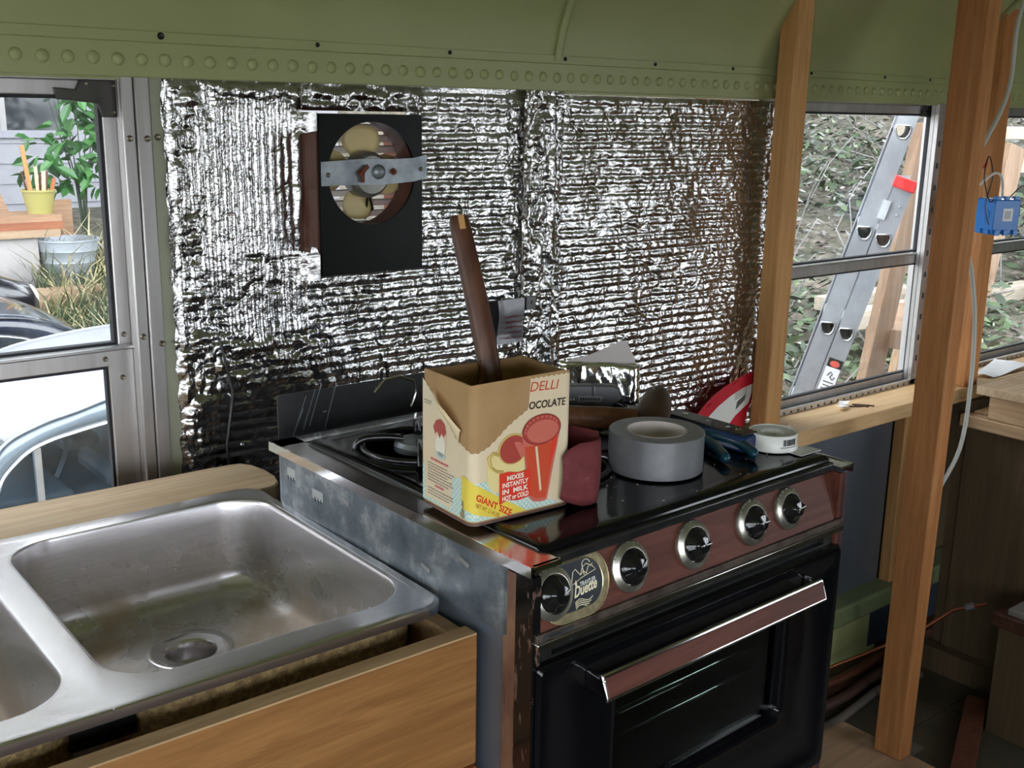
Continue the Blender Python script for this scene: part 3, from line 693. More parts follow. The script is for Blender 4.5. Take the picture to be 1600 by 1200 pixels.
for k in range(6):
    c = (2.385+rr.uniform(-.025, .025), 1.532+rr.uniform(-.012, .012), .8365); a = rr.uniform(0, 3)
    m.obox(c, (.014*math.cos(a), .014*math.sin(a), 0), (-.0025*math.sin(a), .0025*math.cos(a), 0), (0, 0, .0014))
tag(m.build('wood_chips', M['brown_dk']), 'dark splinters scattered beside the wrapper on the sill', 'splinters', kind='stuff')
t = thing('screw_pin', 'small steel screw lying beside the pale stud on the sill', 'screw', (2.052, 1.508, .8385))
MB().tube([(0, 0, 0), (.030, .014, 0)], .0028, 8).build('shank', M['chrome_w'], t); MB().lathe([(.0001, -.002), (.005, -.002), (.005, .001), (.0001, .001)], (0, 0, .0), (.9, .42, 0), 8).build('head', M['chrome_w'], t)
# red header card behind the stove
t = thing('red_packaging_card', 'red and white packaging card leaning on the foil beside the pale stud', 'packaging', (1.90, 1.565, .835))
M['red'] = mat('red_card', (.55, .012, .03), .35); 
def cardp(poly, y, name, mt, parent, th=.0015):
    return MB().prism([(x-1.90, z-.835) for x, z in poly], (0, y, 0), (1, 0, 0), (0, 0, 1), (0, th, 0)).build(name, mt, parent)
arc = [(1.795, .897), (1.822, .918), (1.852, .937), (1.885, .951), (1.925, .964), (1.965, .973), (2.005, .978)]
from mathutils.geometry import tessellate_polygon
slots = [[(c_[0]+.011*math.cos(a)+.004*math.sin(a), c_[1]+.003*math.sin(a)+.004*math.cos(a)) for a in [2*PI*i/12 for i in range(12)]] for c_ in ((1.925, .957), (1.838, .917))]
loops = [arc + [(2.012, .955), (1.975, .880), (1.962, .837), (1.80, .837)]] + slots
fl_ = [p for l_ in loops for p in l_]; tri = tessellate_polygon([[Vector((p[0], p[1], 0)) for p in l_] for l_ in loops]); nv = len(fl_)
F_ = [tuple(t_) for t_ in tri] + [tuple(nv+i for i in t_[::-1]) for t_ in tri]; i0 = 0
for l_ in loops:
    for i in range(len(l_)): j = (i+1) % len(l_); F_.append((i0+i, i0+j, nv+i0+j, nv+i0+i))
    i0 += len(l_)
MB().add([(p[0]-1.90, y, p[1]-.835) for y in (0, .0015) for p in fl_], F_).build('card', M['red'], t)
lab = [(1.828, .884), (1.868, .909), (1.910, .928), (1.955, .941), (1.992, .947), (1.975, .902), (1.930, .878), (1.895, .848), (1.85, .842)]
cardp(lab, -.0012, 'white_label', M['white'], t, .001)
for k in range(9): cardp([(1.930+k*.0035, .893+k*.0022), (1.9318+k*.0035, .893+k*.0022), (1.936+k*.0035, .912+k*.0018), (1.9342+k*.0035, .912+k*.0018)], -.0018, 'barcode_bar', M['black'], t, .0005)
for k in range(3): cardp([(1.925, .916+k*.006), (1.965, .930+k*.005), (1.965, .9312+k*.005), (1.925, .9175+k*.006)], -.0018, 'print_line', M['grey_metal'], t, .0005)
# ================================================================== SINK, LEDGE, APRON
def rrect(x0, x1, y0, y1, r, z, k=8):
    if not isinstance(r, (tuple, list)): r = (r,)*4
    out = []
    for (cx, cy, a0), q in zip(((x1, y0, -90), (x1, y1, 0), (x0, y1, 90), (x0, y0, 180)), r):
        sx = -1 if cx == x1 else 1; sy = 1 if cy == y0 else -1
        for i in range(k+1):
            a = math.radians(a0 + 90*i/k); out.append((cx+sx*q+q*math.cos(a), cy+sy*q+q*math.sin(a), z))
    return out
def steel(name, stain):
    m, nt, N, L, b = _nt(name); b.inputs['Metallic'].default_value = 1.0; b.inputs['Anisotropic'].default_value = .35
    vec = _coords(nt); brush = _noise(nt, _coords(nt, (3, 60, 60)), 6, 3)
    f = _noise(nt, vec, 9, 7, .62, .4)
    base = _ramp(nt, brush, [(.3, (.62, .59, .60)), (.7, (.72, .69, .71))])
    if stain:
        sep = N.new('ShaderNodeSeparateXYZ'); L.new(vec, sep.inputs[0])
        mr = N.new('ShaderNodeMapRange'); mr.interpolation_type = 'SMOOTHSTEP'; mr.inputs['From Min'].default_value = -.020; mr.inputs['From Max'].default_value = -.125; L.new(sep.outputs['Z'], mr.inputs['Value'])
        mu = N.new('ShaderNodeMath'); mu.operation = 'MULTIPLY'; st = _ramp(nt, f, [(.44, (0, 0, 0)), (.52, (.6,)*3), (.60, (1, 1, 1))])
        L.new(mr.outputs[0], mu.inputs[0]); L.new(st, mu.inputs[1]); ms = N.new('ShaderNodeMath'); ms.operation = 'MULTIPLY'; ms.inputs[1].default_value = .80; L.new(mu.outputs[0], ms.inputs[0])
        L.new(_mixc(nt, ms.outputs[0], base, (.46, .345, .245)), b.inputs['Base Color'])
        mm = N.new('ShaderNodeMath'); mm.operation = 'MULTIPLY_ADD'; mm.inputs[1].default_value = -.55; mm.inputs[2].default_value = .78; L.new(ms.outputs[0], mm.inputs[0]); L.new(mm.outputs[0], b.inputs['Metallic'])
        mr2 = N.new('ShaderNodeMath'); mr2.operation = 'MULTIPLY_ADD'; mr2.inputs[1].default_value = .35; mr2.inputs[2].default_value = .25; L.new(ms.outputs[0], mr2.inputs[0]); L.new(mr2.outputs[0], b.inputs['Roughness'])
    else:
        L.new(base, b.inputs['Base Color']); b.inputs['Roughness'].default_value = .26
    _bump(nt, brush, b, .03, .001); return m
M['stainless'] = steel('stained_stainless_steel', True); M['stainless_c'] = steel('clean_stainless_steel', False)
SZ = 1.033
sink = thing('kitchen_sink', 'stainless steel double bowl kitchen sink dropped into an unfinished counter', 'sink', (.2745, 1.122, SZ))
def half(x0, x1, rx0, rx1, mirror):
    # local coordinates, divider at x = 0
    y0, y1 = -.235, .235; by0, by1 = -.190, .206
    rr_out = (.030, .030, .0005, .0005) if not mirror else (.0005, .0005, .030, .030)
    rings = [rrect(rx0, rx1, y0, y1, rr_out, -.010), rrect(rx0, rx1, y0, y1, rr_out, -.001), rrect(rx0+(.004 if mirror else 0), rx1-(0 if mirror else .004), y0+.004, y1-.004, rr_out, .002), rrect(rx0+(.012 if mirror else 0), rx1-(0 if mirror else .012), y0+.012, y1-.012, rr_out, .0005),
             rrect(x0-.006, x1+.006, by0-.006, by1+.006, .062, .0), rrect(x0-.002, x1+.002, by0-.002, by1+.002, .058, -.0015), rrect(x0, x1, by0, by1, .056, -.006), rrect(x0+.002, x1-.002, by0+.003, by1-.003, .056, -.03),
             rrect(x0+.006, x1-.006, by0+.008, by1-.008, .056, -.095), rrect(x0+.010, x1-.010, by0+.012, by1-.012, .054, -.112), rrect(x0+.018, x1-.018, by0+.022, by1-.022, .05, -.122), rrect(x0+.034, x1-.034, by0+.038, by1-.038, .045, -.127)]
    for g_ in range(1, 4): rings[g_] = [(p[0], p[1], 0.0 if abs(p[0]) < .002 else p[2]) for p in rings[g_]]
    dx, dy = (x0+x1)/2+.010, .072
    n = len(rings[0])
    # drain circle in matching order
    def circ(r, z): return [(dx + r*math.cos(math.atan2(p[1]-dy, p[0]-dx)), dy + r*math.sin(math.atan2(p[1]-dy, p[0]-dx)), z) for p in rings[-1]]
    body = MB().loft(rings + [circ(.060, -.1295)], caps=False)
    top = MB().loft(rings[:6], caps=False).build('rim', M['stainless_c'], sink, smooth=32); top.modifiers.new('weighted', 'WEIGHTED_NORMAL').keep_sharp = True
    bowl = MB().loft(rings[5:] + [circ(.052, -.1300)], caps=False).build('bowl', M['stainless'], sink, smooth=45); bowl.modifiers.new('weighted', 'WEIGHTED_NORMAL').keep_sharp = True
    dr = MB().lathe([(.052, .0006), (.049, .0014), (.042, -.0004), (.032, -.0020), (.0295, -.0045), (.028, -.012), (.026, -.034), (.0001, -.034)], (dx, dy, -.130), (0, 0, 1), 32, cap0=False).build('drain', M['stainless_c'], bowl, smooth=35)
    MB().lathe([(.0001, 0), (.0262, 0), (.0262, .001), (.0001, .001)], (dx, dy, -.158), (0, 0, 1), 24).build('strainer', M['stainless_c'], dr)
    under = [rrect(x0-.004, x1+.004, by0-.026, by1+.004, .058, -.009), rrect(x0-.003, x1+.003, by0-.026, by1+.002, .058, -.04), rrect(x0+.002, x1-.002, by0-.022, by1-.003, .056, -.10), rrect(x0+.010, x1-.010, by0-.008, by1-.014, .05, -.126), rrect(x0+.034, x1-.034, by0+.038, by1-.038, .045, -.132)]
    MB().loft(under + [circ(.058, -.134)], caps=False).build('bowl_underside', M['undercoat'], sink, smooth=45)
    MB().lathe([(.036, -.136), (.036, -.175), (.022, -.185), (.019, -.22), (.0001, -.22)], (dx, dy, 0), (0, 0, 1), 20, cap0=False).build('tailpiece', M['chrome_w'], sink, smooth=40)
m, nt, N, L, b = _nt('sprayed_undercoat')
vec = _coords(nt); b.inputs['Roughness'].default_value = .75
sep = N.new('ShaderNodeSeparateXYZ'); L.new(vec, sep.inputs[0]); mr = N.new('ShaderNodeMapRange'); mr.inputs['From Min'].default_value = -.010; mr.inputs['From Max'].default_value = -.032; L.new(sep.outputs['Z'], mr.inputs['Value'])
ad = N.new('ShaderNodeMath'); ad.operation = 'ADD'; nz_ = _noise(nt, vec, 30, 5); L.new(mr.outputs[0], ad.inputs[0]); L.new(nz_, ad.inputs[1])
L.new(_mixc(nt, _ramp(nt, ad.outputs[0], [(.62, (0, 0, 0)), (.95, (1, 1, 1))]), (.30, .28, .24), _ramp(nt, _noise(nt, vec, 160, 3), [(.4, (.24, .155, .065)), (.65, (.46, .32, .14))])), b.inputs['Base Color'])
_bump(nt, _noise(nt, vec, 260, 2), b, .9, .004); M['undercoat'] = m
half(.0195, .3445, 0, .3625, False)
half(-.3445, -.0195, -.3625, 0, True)
MB().box(-.018, .018, -.18, .18, -.028, -.004).build('divider_channel', M['stainless_c'], sink)
MB().box(-.03, .03, -.20, -.16, -.050, -.03).build('mounting_clip', M['enamel_r'], sink)

# pale wood ledge behind the sink, rounded end, split back edge
lx = [(-.9, 1.352), (-.9, 1.482), (.655, 1.482)] + [(.672+.012*math.cos(a)*.4, 1.475-.0*a) for a in ()] + [(.672, 1.478), (.682, 1.462), (.688, 1.43), (.687, 1.392), (.680, 1.37), (.668, 1.356), (.655, 1.352)]
tag(MB().prism(lx, (0, 0, .990), (1, 0, 0), (0, 1, 0), (0, 0, .038)).build('counter_ledge', M['pine_x'], bevel=.003), 'pale wood ledge board between the sink and the window', 'wood ledge')
tag(MB().box(-.9, .640, 1.4825, 1.500, .985, 1.022).build('batten', M['oakedge'], bevel=.002), 'narrow wood batten along the back of the sink ledge', 'batten')
# apron board in front of the sink with its cleats
t = thing('apron_board', 'honey coloured plywood apron board in front of the sink', 'board', (0, .84, .86))
MB().box(-.9, .6400, 0, .021, 0, .155).build('face', M['oakply'], t, bevel=.0025)
MB().box(-.9, .6385, .0005, .0205, .1535, .1558).build('top_edge', M['oakedge'], t)
MB().box(.620, .640, .0215, .100, .06, .150).build('side_cleat', M['oakedge'], t, bevel=.002)
tag(MB().box(-.9, .638, .836, .858, .40, .859).build('cabinet_front', M['redwood'], bevel=.002), 'reddish wood cabinet front under the apron board', 'cabinet front')

# ================================================================== STOVE
TOPZ = 1.1165; SA = math.radians(1.7)
stove = thing('gas_stove', 'small vintage black gas range with walnut control panel and chrome trim', 'stove', (.647, .759, 0), SA)
SW, SD = .545, .53
def S(mb, name, mt, parent=None, **k): return mb.build(name, mt, parent or stove, **k)
# carcass panels
m, nt, N, L, b = _nt('galvanised_stove_side'); vec = _coords(nt); b.inputs['Metallic'].default_value = .7; b.inputs['Roughness'].default_value = .45
L.new(_ramp(nt, _noise(nt, vec, 16, 8, .68), [(.32, (.10, .12, .145)), (.52, (.19, .215, .24)), (.62, (.36, .38, .40)), (.75, (.55, .57, .58))]), b.inputs['Base Color']); M['side_galv'] = m
CUTS = [(a_+.003+k*.007, a_+.006+k*.007, c_-.003, c_+.003) for a_, c_ in ((.468, 1.078), (.400, 1.067)) for k in range(3)]
S(MB().slab((.040, .507), (1.027, 1.1125), CUTS, lambda u, v, q: (q*.003, u, v)), 'side_panel', M['side_galv'])
S(MB().box(.0045, .012, .036, .512, .66, 1.03), 'lower_side_panel', M['galv_dk'])
S(MB().box(SW-.010, SW-.002, .0, SD, .66, 1.105), 'side_panel', M['galv_dk'])
S(MB().box(.004, SW-.004, SD-.02, SD-.012, .66, 1.10), 'back_panel', M['galv_dk'])
S(MB().box(.012, SW-.012, .03, SD-.02, .66, .672), 'bottom_panel', M['enamel_r'])
S(MB().box(.03, SW-.03, .04, SD-.04, .0125, .66), 'base_cabinet', M['hardboard'])
for a, b_, c, d in ((.468, .488, 1.078, 1.092), (.400, .425, 1.067, 1.080)):
    S(MB().slab((a, b_), (c, d), [(max(a, q[0]), min(b_, q[1]), c, q[3]) for q in CUTS if a <= q[0] < b_], lambda u, v, q: (-.0008+q*.0008, u, v)), 'slot', mat('slot_bare_zinc', (.42, .43, .43), .5, .4))
for y, z in ((.345, 1.085), (.11, 1.085), (.18, 1.055)): S(MB().obox((-.0008, y, z), (.0006, 0, 0), (0, .008, .0025), (0, -.0008, .0025)), 'scratch', M['alum_b'])
# front corner post with chipped paint
m, nt, N, L, b = _nt('chipped_black_paint'); vec = _coords(nt, (1, 1, .35)); f = _noise(nt, vec, 70, 5, .65)
L.new(_ramp(nt, f, [(.57, (.006, .006, .006)), (.60, (.085, .042, .030)), (.72, (.14, .075, .055))]), b.inputs['Base Color']); L.new(_ramp(nt, f, [(.57, (.15,)*3), (.60, (.7,)*3)]), b.inputs['Roughness']); M['chipped'] = m
m, nt, N, L, b = _nt('worn_brown_primer'); vec = _coords(nt, (1, 1, .25)); f = _noise(nt, vec, 40, 5, .65)
L.new(_ramp(nt, f, [(.35, (.20, .105, .055)), (.55, (.13, .06, .04)), (.68, (.02, .015, .012))]), b.inputs['Base Color']); b.inputs['Roughness'].default_value = .5; M['primer'] = m
S(MB().box(-.0005, .010, .0, .0265, .66, 1.104), 'corner_post', M['chipped'])
S(MB().box(.0, .010, .0268, .046, .66, 1.100), 'corner_flange', M['primer'])
S(MB().box(SW-.016, SW, .0, .040, .66, 1.104), 'corner_post', M['walnut'])
# chrome rim around the top
S(MB().box(-.003, .034, .0, SD, TOPZ-.002, TOPZ), 'rim_side', M['chrome_w'])
S(MB().box(-.0045, -.0025, .0, SD, TOPZ-.0115, TOPZ+.0005), 'rim_lip', M['chrome'])
S(MB().box(-.003, SW+.006, SD-.03, SD, TOPZ-.002, TOPZ), 'rim_back', M['foiltape'])
S(MB().box(SW-.02, SW+.008, -.002, SD, TOPZ-.006, TOPZ-.003), 'rim_side', M['chrome_w'])
S(MB().box(SW+.006, SW+.009, -.002, SD, TOPZ-.014, TOPZ-.002), 'rim_lip', M['chrome'])
S(MB().box(.0, .036, -.001, .004, TOPZ-.006, TOPZ), 'rim_front', M['chrome'])
# cooktop: pressed black enamel plate
ct = MB().loft([rrect(.030, .538, .020, .492, .010, TOPZ-.012), rrect(.030, .538, .020, .492, .010, TOPZ+.001), rrect(.033, .535, .023, .489, .010, TOPZ+.0050), rrect(.038, .530, .028, .484, .010, TOPZ+.0062), rrect(.050, .518, .044, .470, .012, TOPZ+.0045)])
ct = S(ct, 'cooktop', M['enamel'], smooth=40)
CZ = TOPZ+.0062
S(MB().box(.012, SW-.012, .012, .026, TOPZ-.014, TOPZ-.001), 'front_lip', M['enamel_r'], bevel=.003)
burners = [(.128, .372), (.207, .205), (.405, .375)]
for bx, by in burners:
    w = S(MB().lathe([(.086, .0), (.084, .0016), (.078, .0022), (.070, .0002), (.060, -.0006), (.0001, -.0006)], (bx, by, TOPZ+.0045), (0, 0, 1), 32), 'burner_well', M['enamel'], ct, smooth=40)
    g = S(MB().lathe([(.0001, -.001), (.032, -.001), (.032, .008), (.028, .013), (.012, .014), (.0001, .012)], (bx, by, TOPZ+.004), (0, 0, 1), 24), 'burner_cap', M['galv'], smooth=35)
    ring = [(bx+.073*math.cos(a), by+.073*math.sin(a), CZ+.004) for a in [2*PI*i/32 for i in range(32)]]
    gr = S(MB().tube(ring, .0042, 8, closed=True), 'grate', M['iron'], smooth=60)
    for k in range(4):
        a = PI/4 + k*PI/2 + .2; c, s = math.cos(a), math.sin(a)
        P_ = [(bx+.082*c, by+.082*s, CZ+.001), (bx+.078*c, by+.078*s, CZ+.009), (bx+.066*c, by+.066*s, CZ+.014), (bx+.040*c, by+.040*s, CZ+.015), (bx+.020*c, by+.020*s, CZ+.013)]
        S(MB().tube(fine_profile(P_, 4), .0050, 8), 'grate_finger', M['iron'], gr, smooth=60)
# walnut control panel, leaning back
PB = Vector((0, .000, 1.0415)); PT = Vector((0, .018, 1.1075)); EY = (PT-PB).normalized(); EX = Vector((1, 0, 0)); NV = EX.cross(EY)
def PP(u, t, d=0.0): return PB + EX*u + EY*t + NV*d
pan = S(MB().add([PP(.0105, 0), PP(.522, 0), PP(.522, .0684), PP(.0105, .0684), PP(.0105, 0, -.012), PP(.522, 0, -.012), PP(.522, .0684, -.012), PP(.0105, .0684, -.012)], [(0, 1, 2, 3), (7, 6, 5, 4), (0, 4, 5, 1), (3, 2, 6, 7), (0, 3, 7, 4), (1, 5, 6, 2)]), 'control_panel', M['walnut'])
S(MB().add([PP(.523, 0, -.002), PP(.540, 0, -.002), PP(.540, .0684, -.002), PP(.523, .0684, -.002), PP(.523, 0, -.014), PP(.540, 0, -.014), PP(.540, .0684, -.014), PP(.523, .0684, -.014)], [(0, 1, 2, 3), (7, 6, 5, 4), (0, 4, 5, 1), (3, 2, 6, 7), (0, 3, 7, 4), (1, 5, 6, 2)]), 'end_panel', M['brownwood'])
# dusty moulding and chrome strip under the panel
S(MB().box(.002, .538, -.004, .012, 1.0335, 1.0425), 'dust_shelf', mat('dusty_brown_metal', (.10, .075, .06), .5, .4, c2=(.045, .03, .025), scale=60), bevel=.001)
S(MB().box(.002, .538, -.006, .010, 1.0255, 1.0335), 'chrome_strip', M['chrome_w'], bevel=.001)
wp = S(MB().box(.010, .052, -.0047, -.004, 1.0355, 1.0405), 'warning_label', M['grey_metal'])
text_mesh('WARNING', .0036, 'warning_text', M['black'], wp, (.018, -.0049, 1.0366), (1, 0, 0), (0, 0, 1), bold=.0001)
# badge
M['gold'] = mat('antique_brass_plate', (.30, .25, .15), .42, .7, c2=(.20, .16, .09), scale=140, lo=.4, hi=.6)
M['gold_b'] = mat('pale_brass', (.80, .70, .42), .28, .9)
M['navy'] = mat('blue_black_badge', (.008, .013, .02), .3)
M['ivory'] = mat('ivory_print', (.82, .74, .52), .45)
def capsule(cx0, cx1, cy, r, n=12):
    return [(cx1+r*math.cos(a), cy+r*math.sin(a)) for a in [-PI/2+PI*i/n for i in range(n+1)]] + [(cx0+r*math.cos(a), cy+r*math.sin(a)) for a in [PI/2+PI*i/n for i in range(n+1)]]
def pris(poly, d0, d1, name, mt, parent): return S(MB().prism(poly, PP(0, 0, d0), EX, EY, NV*(d1-d0)), name, mt, parent)
BC = .036
badge = pris(capsule(.0445, .0775, BC, .0345), 0, .0022, 'badge', M['gold'], None)
S(MB().tube([PP(u, t, .0024) for u, t in capsule(.0445, .0775, BC, .0345, 16)], .0009, 6, closed=True), 'badge_border', M['gold_b'], badge)
pris([(.044, BC-.0255), (.0775, BC-.0255)] + [(.0775+.0255*math.cos(a), BC+.0255*math.sin(a)) for a in [-PI/2+PI*i/14 for i in range(15)]] + [(.044, BC+.0255)], .0022, .0028, 'badge_field', M['navy'], badge)
S(MB().tube([PP(u, t, .003) for u, t in [(.044, BC-.0255), (.0775, BC-.0255)] + [(.0775+.0255*math.cos(a), BC+.0255*math.sin(a)) for a in [-PI/2+PI*i/14 for i in range(15)]] + [(.044, BC+.0255)]], .0006, 5), 'badge_border', M['gold_b'], badge)
def line(pts, name='badge_drawing', r=.00042): S(MB().tube([PP(u, t, .0031) for u, t in pts], r, 5), name, M['ivory'], badge)
b0 = .0605
line([(b0-.002, BC+.002), (b0+.002, BC+.014), (b0+.006, BC+.016), (b0+.012, BC+.0085), (b0+.017, BC+.012), (b0+.020, BC+.0085)])
line([(b0+.012, BC+.0085), (b0+.016, BC+.016), (b0+.022, BC+.0185), (b0+.030, BC+.014), (b0+.034, BC+.0095), (b0+.012, BC+.0055)])
line([(b0+.017, BC+.0075)] + [(b0+.0215+.0055*math.cos(a), BC+.0185+.0045*math.sin(a)) for a in [PI-PI*i/8 for i in range(9)]])
line([(b0+.020, BC+.008), (b0+.024, BC+.0145), (b0+.031, BC+.0165)])
line([(b0-.003, BC+.001), (b0+.005, BC+.003), (b0+.012, BC+.0055)])
pris([(b0+.0035, BC-.003), (b0+.0055, BC+.0005), (b0+.0045, BC+.0050), (b0+.0025, BC+.0015)], .0028, .0032, 'badge_flame', M['ivory'], badge)
text_mesh("TRAV'LER", .0062, 'badge_lettering', M['white'], badge, PP(b0+.0085, BC-.0030, .0032), (EX+EY*.06).normalized(), EY, shear=.25, width=.0225, bold=.00012)
text_mesh('Duette', .0150, 'badge_lettering', M['ivory'], badge, PP(b0-.0015, BC-.0125, .0032), (EX+EY*.10).normalized(), EY, shear=.42, width=.0345, bold=.0004)
for k in range(4):
    line([(b0-.001+i*.0032, BC-.0185-k*.0020 + .0026*math.sin(i*.72+.2)+.0007*i*.5) for i in range(9-k)], 'badge_wave', .0005)
# knobs
M['dial'] = mat('silver_dial', (.62, .60, .54), .3, .95, c2=(.5, .47, .40), scale=30)
def knob(u, t, fin, big=1.0, grip=True):
    k = S(MB().lathe([(.0285*big, 0), (.0285*big, .0022), (.0275*big, .0042), (.0255*big, .0050), (.0225*big, .0078), (.0205*big, .0082), (.0200*big, .0060), (.0195*big, .0010), (.0001, .0010)], PP(u, t, .0002), NV, 40), 'knob_dial', M['dial'], pan, smooth=35)
    S(MB().lathe([(.0190*big, .0010), (.0185*big, .0060), (.0165*big, .0085), (.0130*big, .0110), (.0090*big, .0200), (.0001, .0215)], PP(u, t, .0002), NV, 28), 'knob', M['black_gloss'], k, smooth=40)
    a = math.radians(fin); fd = EX*math.cos(a)+EY*math.sin(a); fs = EX*-math.sin(a)+EY*math.cos(a)
    c = PP(u, t, 0)
    m_ = MB(); m_.add([c-fd*.017+fs*.0045+NV*.008, c-fd*.017-fs*.0045+NV*.008, c+fd*.017-fs*.0045+NV*.008, c+fd*.017+fs*.0045+NV*.008, c-fd*.006+fs*.0022+NV*.0215, c-fd*.006-fs*.0022+NV*.0215, c+fd*.010-fs*.0018+NV*.0215, c+fd*.010+fs*.0018+NV*.0215], [(3, 2, 1, 0), (4, 5, 6, 7), (0, 1, 5, 4), (1, 2, 6, 5), (2, 3, 7, 6), (3, 0, 4, 7)])
    if grip: S(m_, 'knob_grip', M['black_gloss'], k, bevel=.0012)
    S(MB().obox(c+fd*.006+NV*(.0217 if grip else .0212), fd*.004, fs*.0004, NV*.0004), 'knob_pointer', M['white'], k)
    for ang_, w_ in ((95, .0022), (115, .0012), (128, .0009), (140, .0009), (75, .0009), (64, .0009), (150, .0007)):
        q = math.radians(ang_); rd = EX*math.cos(q)+EY*math.sin(q); rs = EX*-math.sin(q)+EY*math.cos(q)
        S(MB().obox(c+rd*.0268*big+NV*.0052, rd*.0014, rs*w_*.5, NV*.0003), 'dial_mark', M['black'], k)
M['black_gloss'] = mat('glossy_black_knob', (.006, .006, .007), .12, 0, coat=.3)
knob(.0310, BC, 20, 1.0, False); knob(.145, BC-.001, 35); knob(.249, BC-.002, 0); knob(.357, BC-.001, 0); knob(.430, BC, 8, .94)
# oven door with window, liner, racks
DZ0, DZ1 = .684, 1.007
gx0, gx1, gz0, gz1 = .118, .418, .800, .945
S(MB().frame(.003, .537, 1.007, 1.026, .03, .51, 1.010, 1.024, .004, .02), 'vent_slot_frame', M['enamel_r'])
S(MB().box(.003, .537, .012, .03, 1.006, 1.026), 'vent_recess', M['enamel_r'])
rings = []
def drect(x0, x1, z0, z1, r, y): return [(p[0], y, p[1]) for p in [(q[0], q[1]) for q in rrect(x0, x1, z0, z1, r, 0)]]
rg = [drect(.003, .537, DZ0, DZ1, .006, .030), drect(.003, .537, DZ0, DZ1, .006, -.004), drect(.006, .534, DZ0+.003, DZ1-.003, .008, -.008), drect(.020, .520, DZ0+.018, DZ1-.018, .012, -.009), drect(.026, .514, DZ0+.024, DZ1-.024, .014, -.0065),
      drect(gx0-.016, gx1+.016, gz0-.014, gz1+.014, .020, -.0065), drect(gx0-.010, gx1+.010, gz0-.009, gz1+.009, .018, -.010), drect(gx0-.004, gx1+.004, gz0-.004, gz1+.004, .016, -.009), drect(gx0, gx1, gz0, gz1, .014, .002), drect(gx0, gx1, gz0, gz1, .014, .030)]
door = S(MB().loft(rg, caps=False), 'oven_door', M['enamel'], smooth=35)
S(MB().box(gx0-.002, gx1+.002, .003, .006, gz0-.002, gz1+.002), 'door_glass', glass('smoked_oven_glass', (.55, .60, .57), 1.2), door)
LX0, LX1, LZ0, LZ1, LY = .085, .460, .745, .975, .40
S(MB().add([(LX0, .031, LZ0), (LX1, .031, LZ0), (LX1, .031, LZ1), (LX0, .031, LZ1), (LX0, LY, LZ0), (LX1, LY, LZ0), (LX1, LY, LZ1), (LX0, LY, LZ1)], [(0, 1, 5, 4), (1, 2, 6, 5), (2, 3, 7, 6), (3, 0, 4, 7), (4, 5, 6, 7)]), 'oven_liner', mat('oven_liner_enamel', (.012, .013, .012), .2, .2))
for k, z in enumerate((.905, .87, .835)):
    rk = S(MB().tube([(LX0+.004, .05, z), (LX1-.004, .05, z)], .0026, 6), 'oven_rack', M['chrome'], smooth=60)
    for j in range(9): S(MB().tube([(LX0+.004, .085+j*.035, z), (LX1-.004, .085+j*.035, z)], .0018, 6), 'rack_rod', M['chrome'], rk, smooth=60)
    for x in (LX1-.006, LX0+.006): S(MB().tube([(x, .04, z-.008), (x, .38, z-.008)], .004, 6), 'rack_runner', M['chrome_w'], rk, smooth=60)
# handle: chrome bar with walnut face
prof = [(-.026, .9880), (-.031, .9875), (-.040, .962), (-.039, .9595), (-.033, .9590), (-.026, .970)]
def hp(x, grow=0): return [(x, y, z) for y, z in prof]
h = S(MB().loft([hp(.070), hp(.461)]), 'handle', M['chrome'], door, bevel=.0015)
a, b_ = Vector((0, -.0322, .9845)), Vector((0, -.0392, .9645)); nn = Vector((0, -.944, .33)).normalized()
q = [Vector((x, 0, 0))+p for x, p in ((.0735, a), (.4575, a), (.4575, b_), (.0735, b_))]
S(MB().add([p-nn*.001 for p in q]+[p+nn*.0012 for p in q], [(3, 2, 1, 0), (4, 5, 6, 7), (0, 1, 5, 4), (1, 2, 6, 5), (2, 3, 7, 6), (3, 0, 4, 7)]), 'handle_inlay', M['walnut'], h)
for x in (.0735, .4575): S(MB().box(x-.0035, x+.0035, -.034, -.006, .964, .984), 'handle_bracket', M['chrome'], h, bevel=.002)
# sheet metal standing behind the stove
t = thing('metal_heat_shield', 'scratched dark grey sheet metal shield standing behind the stove', 'metal sheet', (.685, 1.375, 0))
MB().box(0, .42, 0, .0015, 0, 1.153).build('sheet', M['grey_metal'], t)
for k, (x, z, a) in enumerate(((.035, 1.12, .9), (.05, 1.125, 1.0), (.06, 1.13, 1.05), (.085, 1.125, 1.15), (.03, 1.105, .8))):
    MB().obox((x, -.0006, z), (.022*math.sin(.5), 0, .03*math.cos(.3)*a), (0, .0004, 0), (.0006, 0, -.0003)).build('scratch', M['galv'], t)
MB().obox((.075, -.0008, 1.118), (.003, 0, .0), (0, .0006, 0), (0, 0, .001)).obox((.165, -.0008, 1.140), (.003, 0, -.001), (0, .0006, 0), (0, 0, .001)).build('chip', M['alum_b'], t)
tag(MB().tube([(.833+.0, 1.355, 1.14), (.850, 1.352, 1.158), (.875, 1.35, 1.160), (.90, 1.35, 1.150), (.905, 1.35, 1.13), (.895, 1.35, 1.11)], .0022, 6).build('steel_wire_loop', M['chrome_w'], smooth=60), 'loop of thin wire lying against the metal shield', 'wire')
# ================================================================== THINGS ON THE STOVE
CA, SA_ = math.cos(SA), math.sin(SA)
def SP(u, v, h=0.0): return (.647+u*CA-v*SA_, .759+u*SA_+v*CA, CZ+h)
# ---- cocoa box
BW, BD, BH = .132, .102, .1535
bo_ = SP(.007, .108); BA = SA-math.radians(4.5)
box = thing('cocoa_box', 'torn vintage cardboard cocoa box standing on the stove with a wooden handle in it', 'box', bo_, BA)
def bring(inset, z, r): return rrect(inset, BW-inset, inset, BD-inset, r, z, 5)
ri = .010
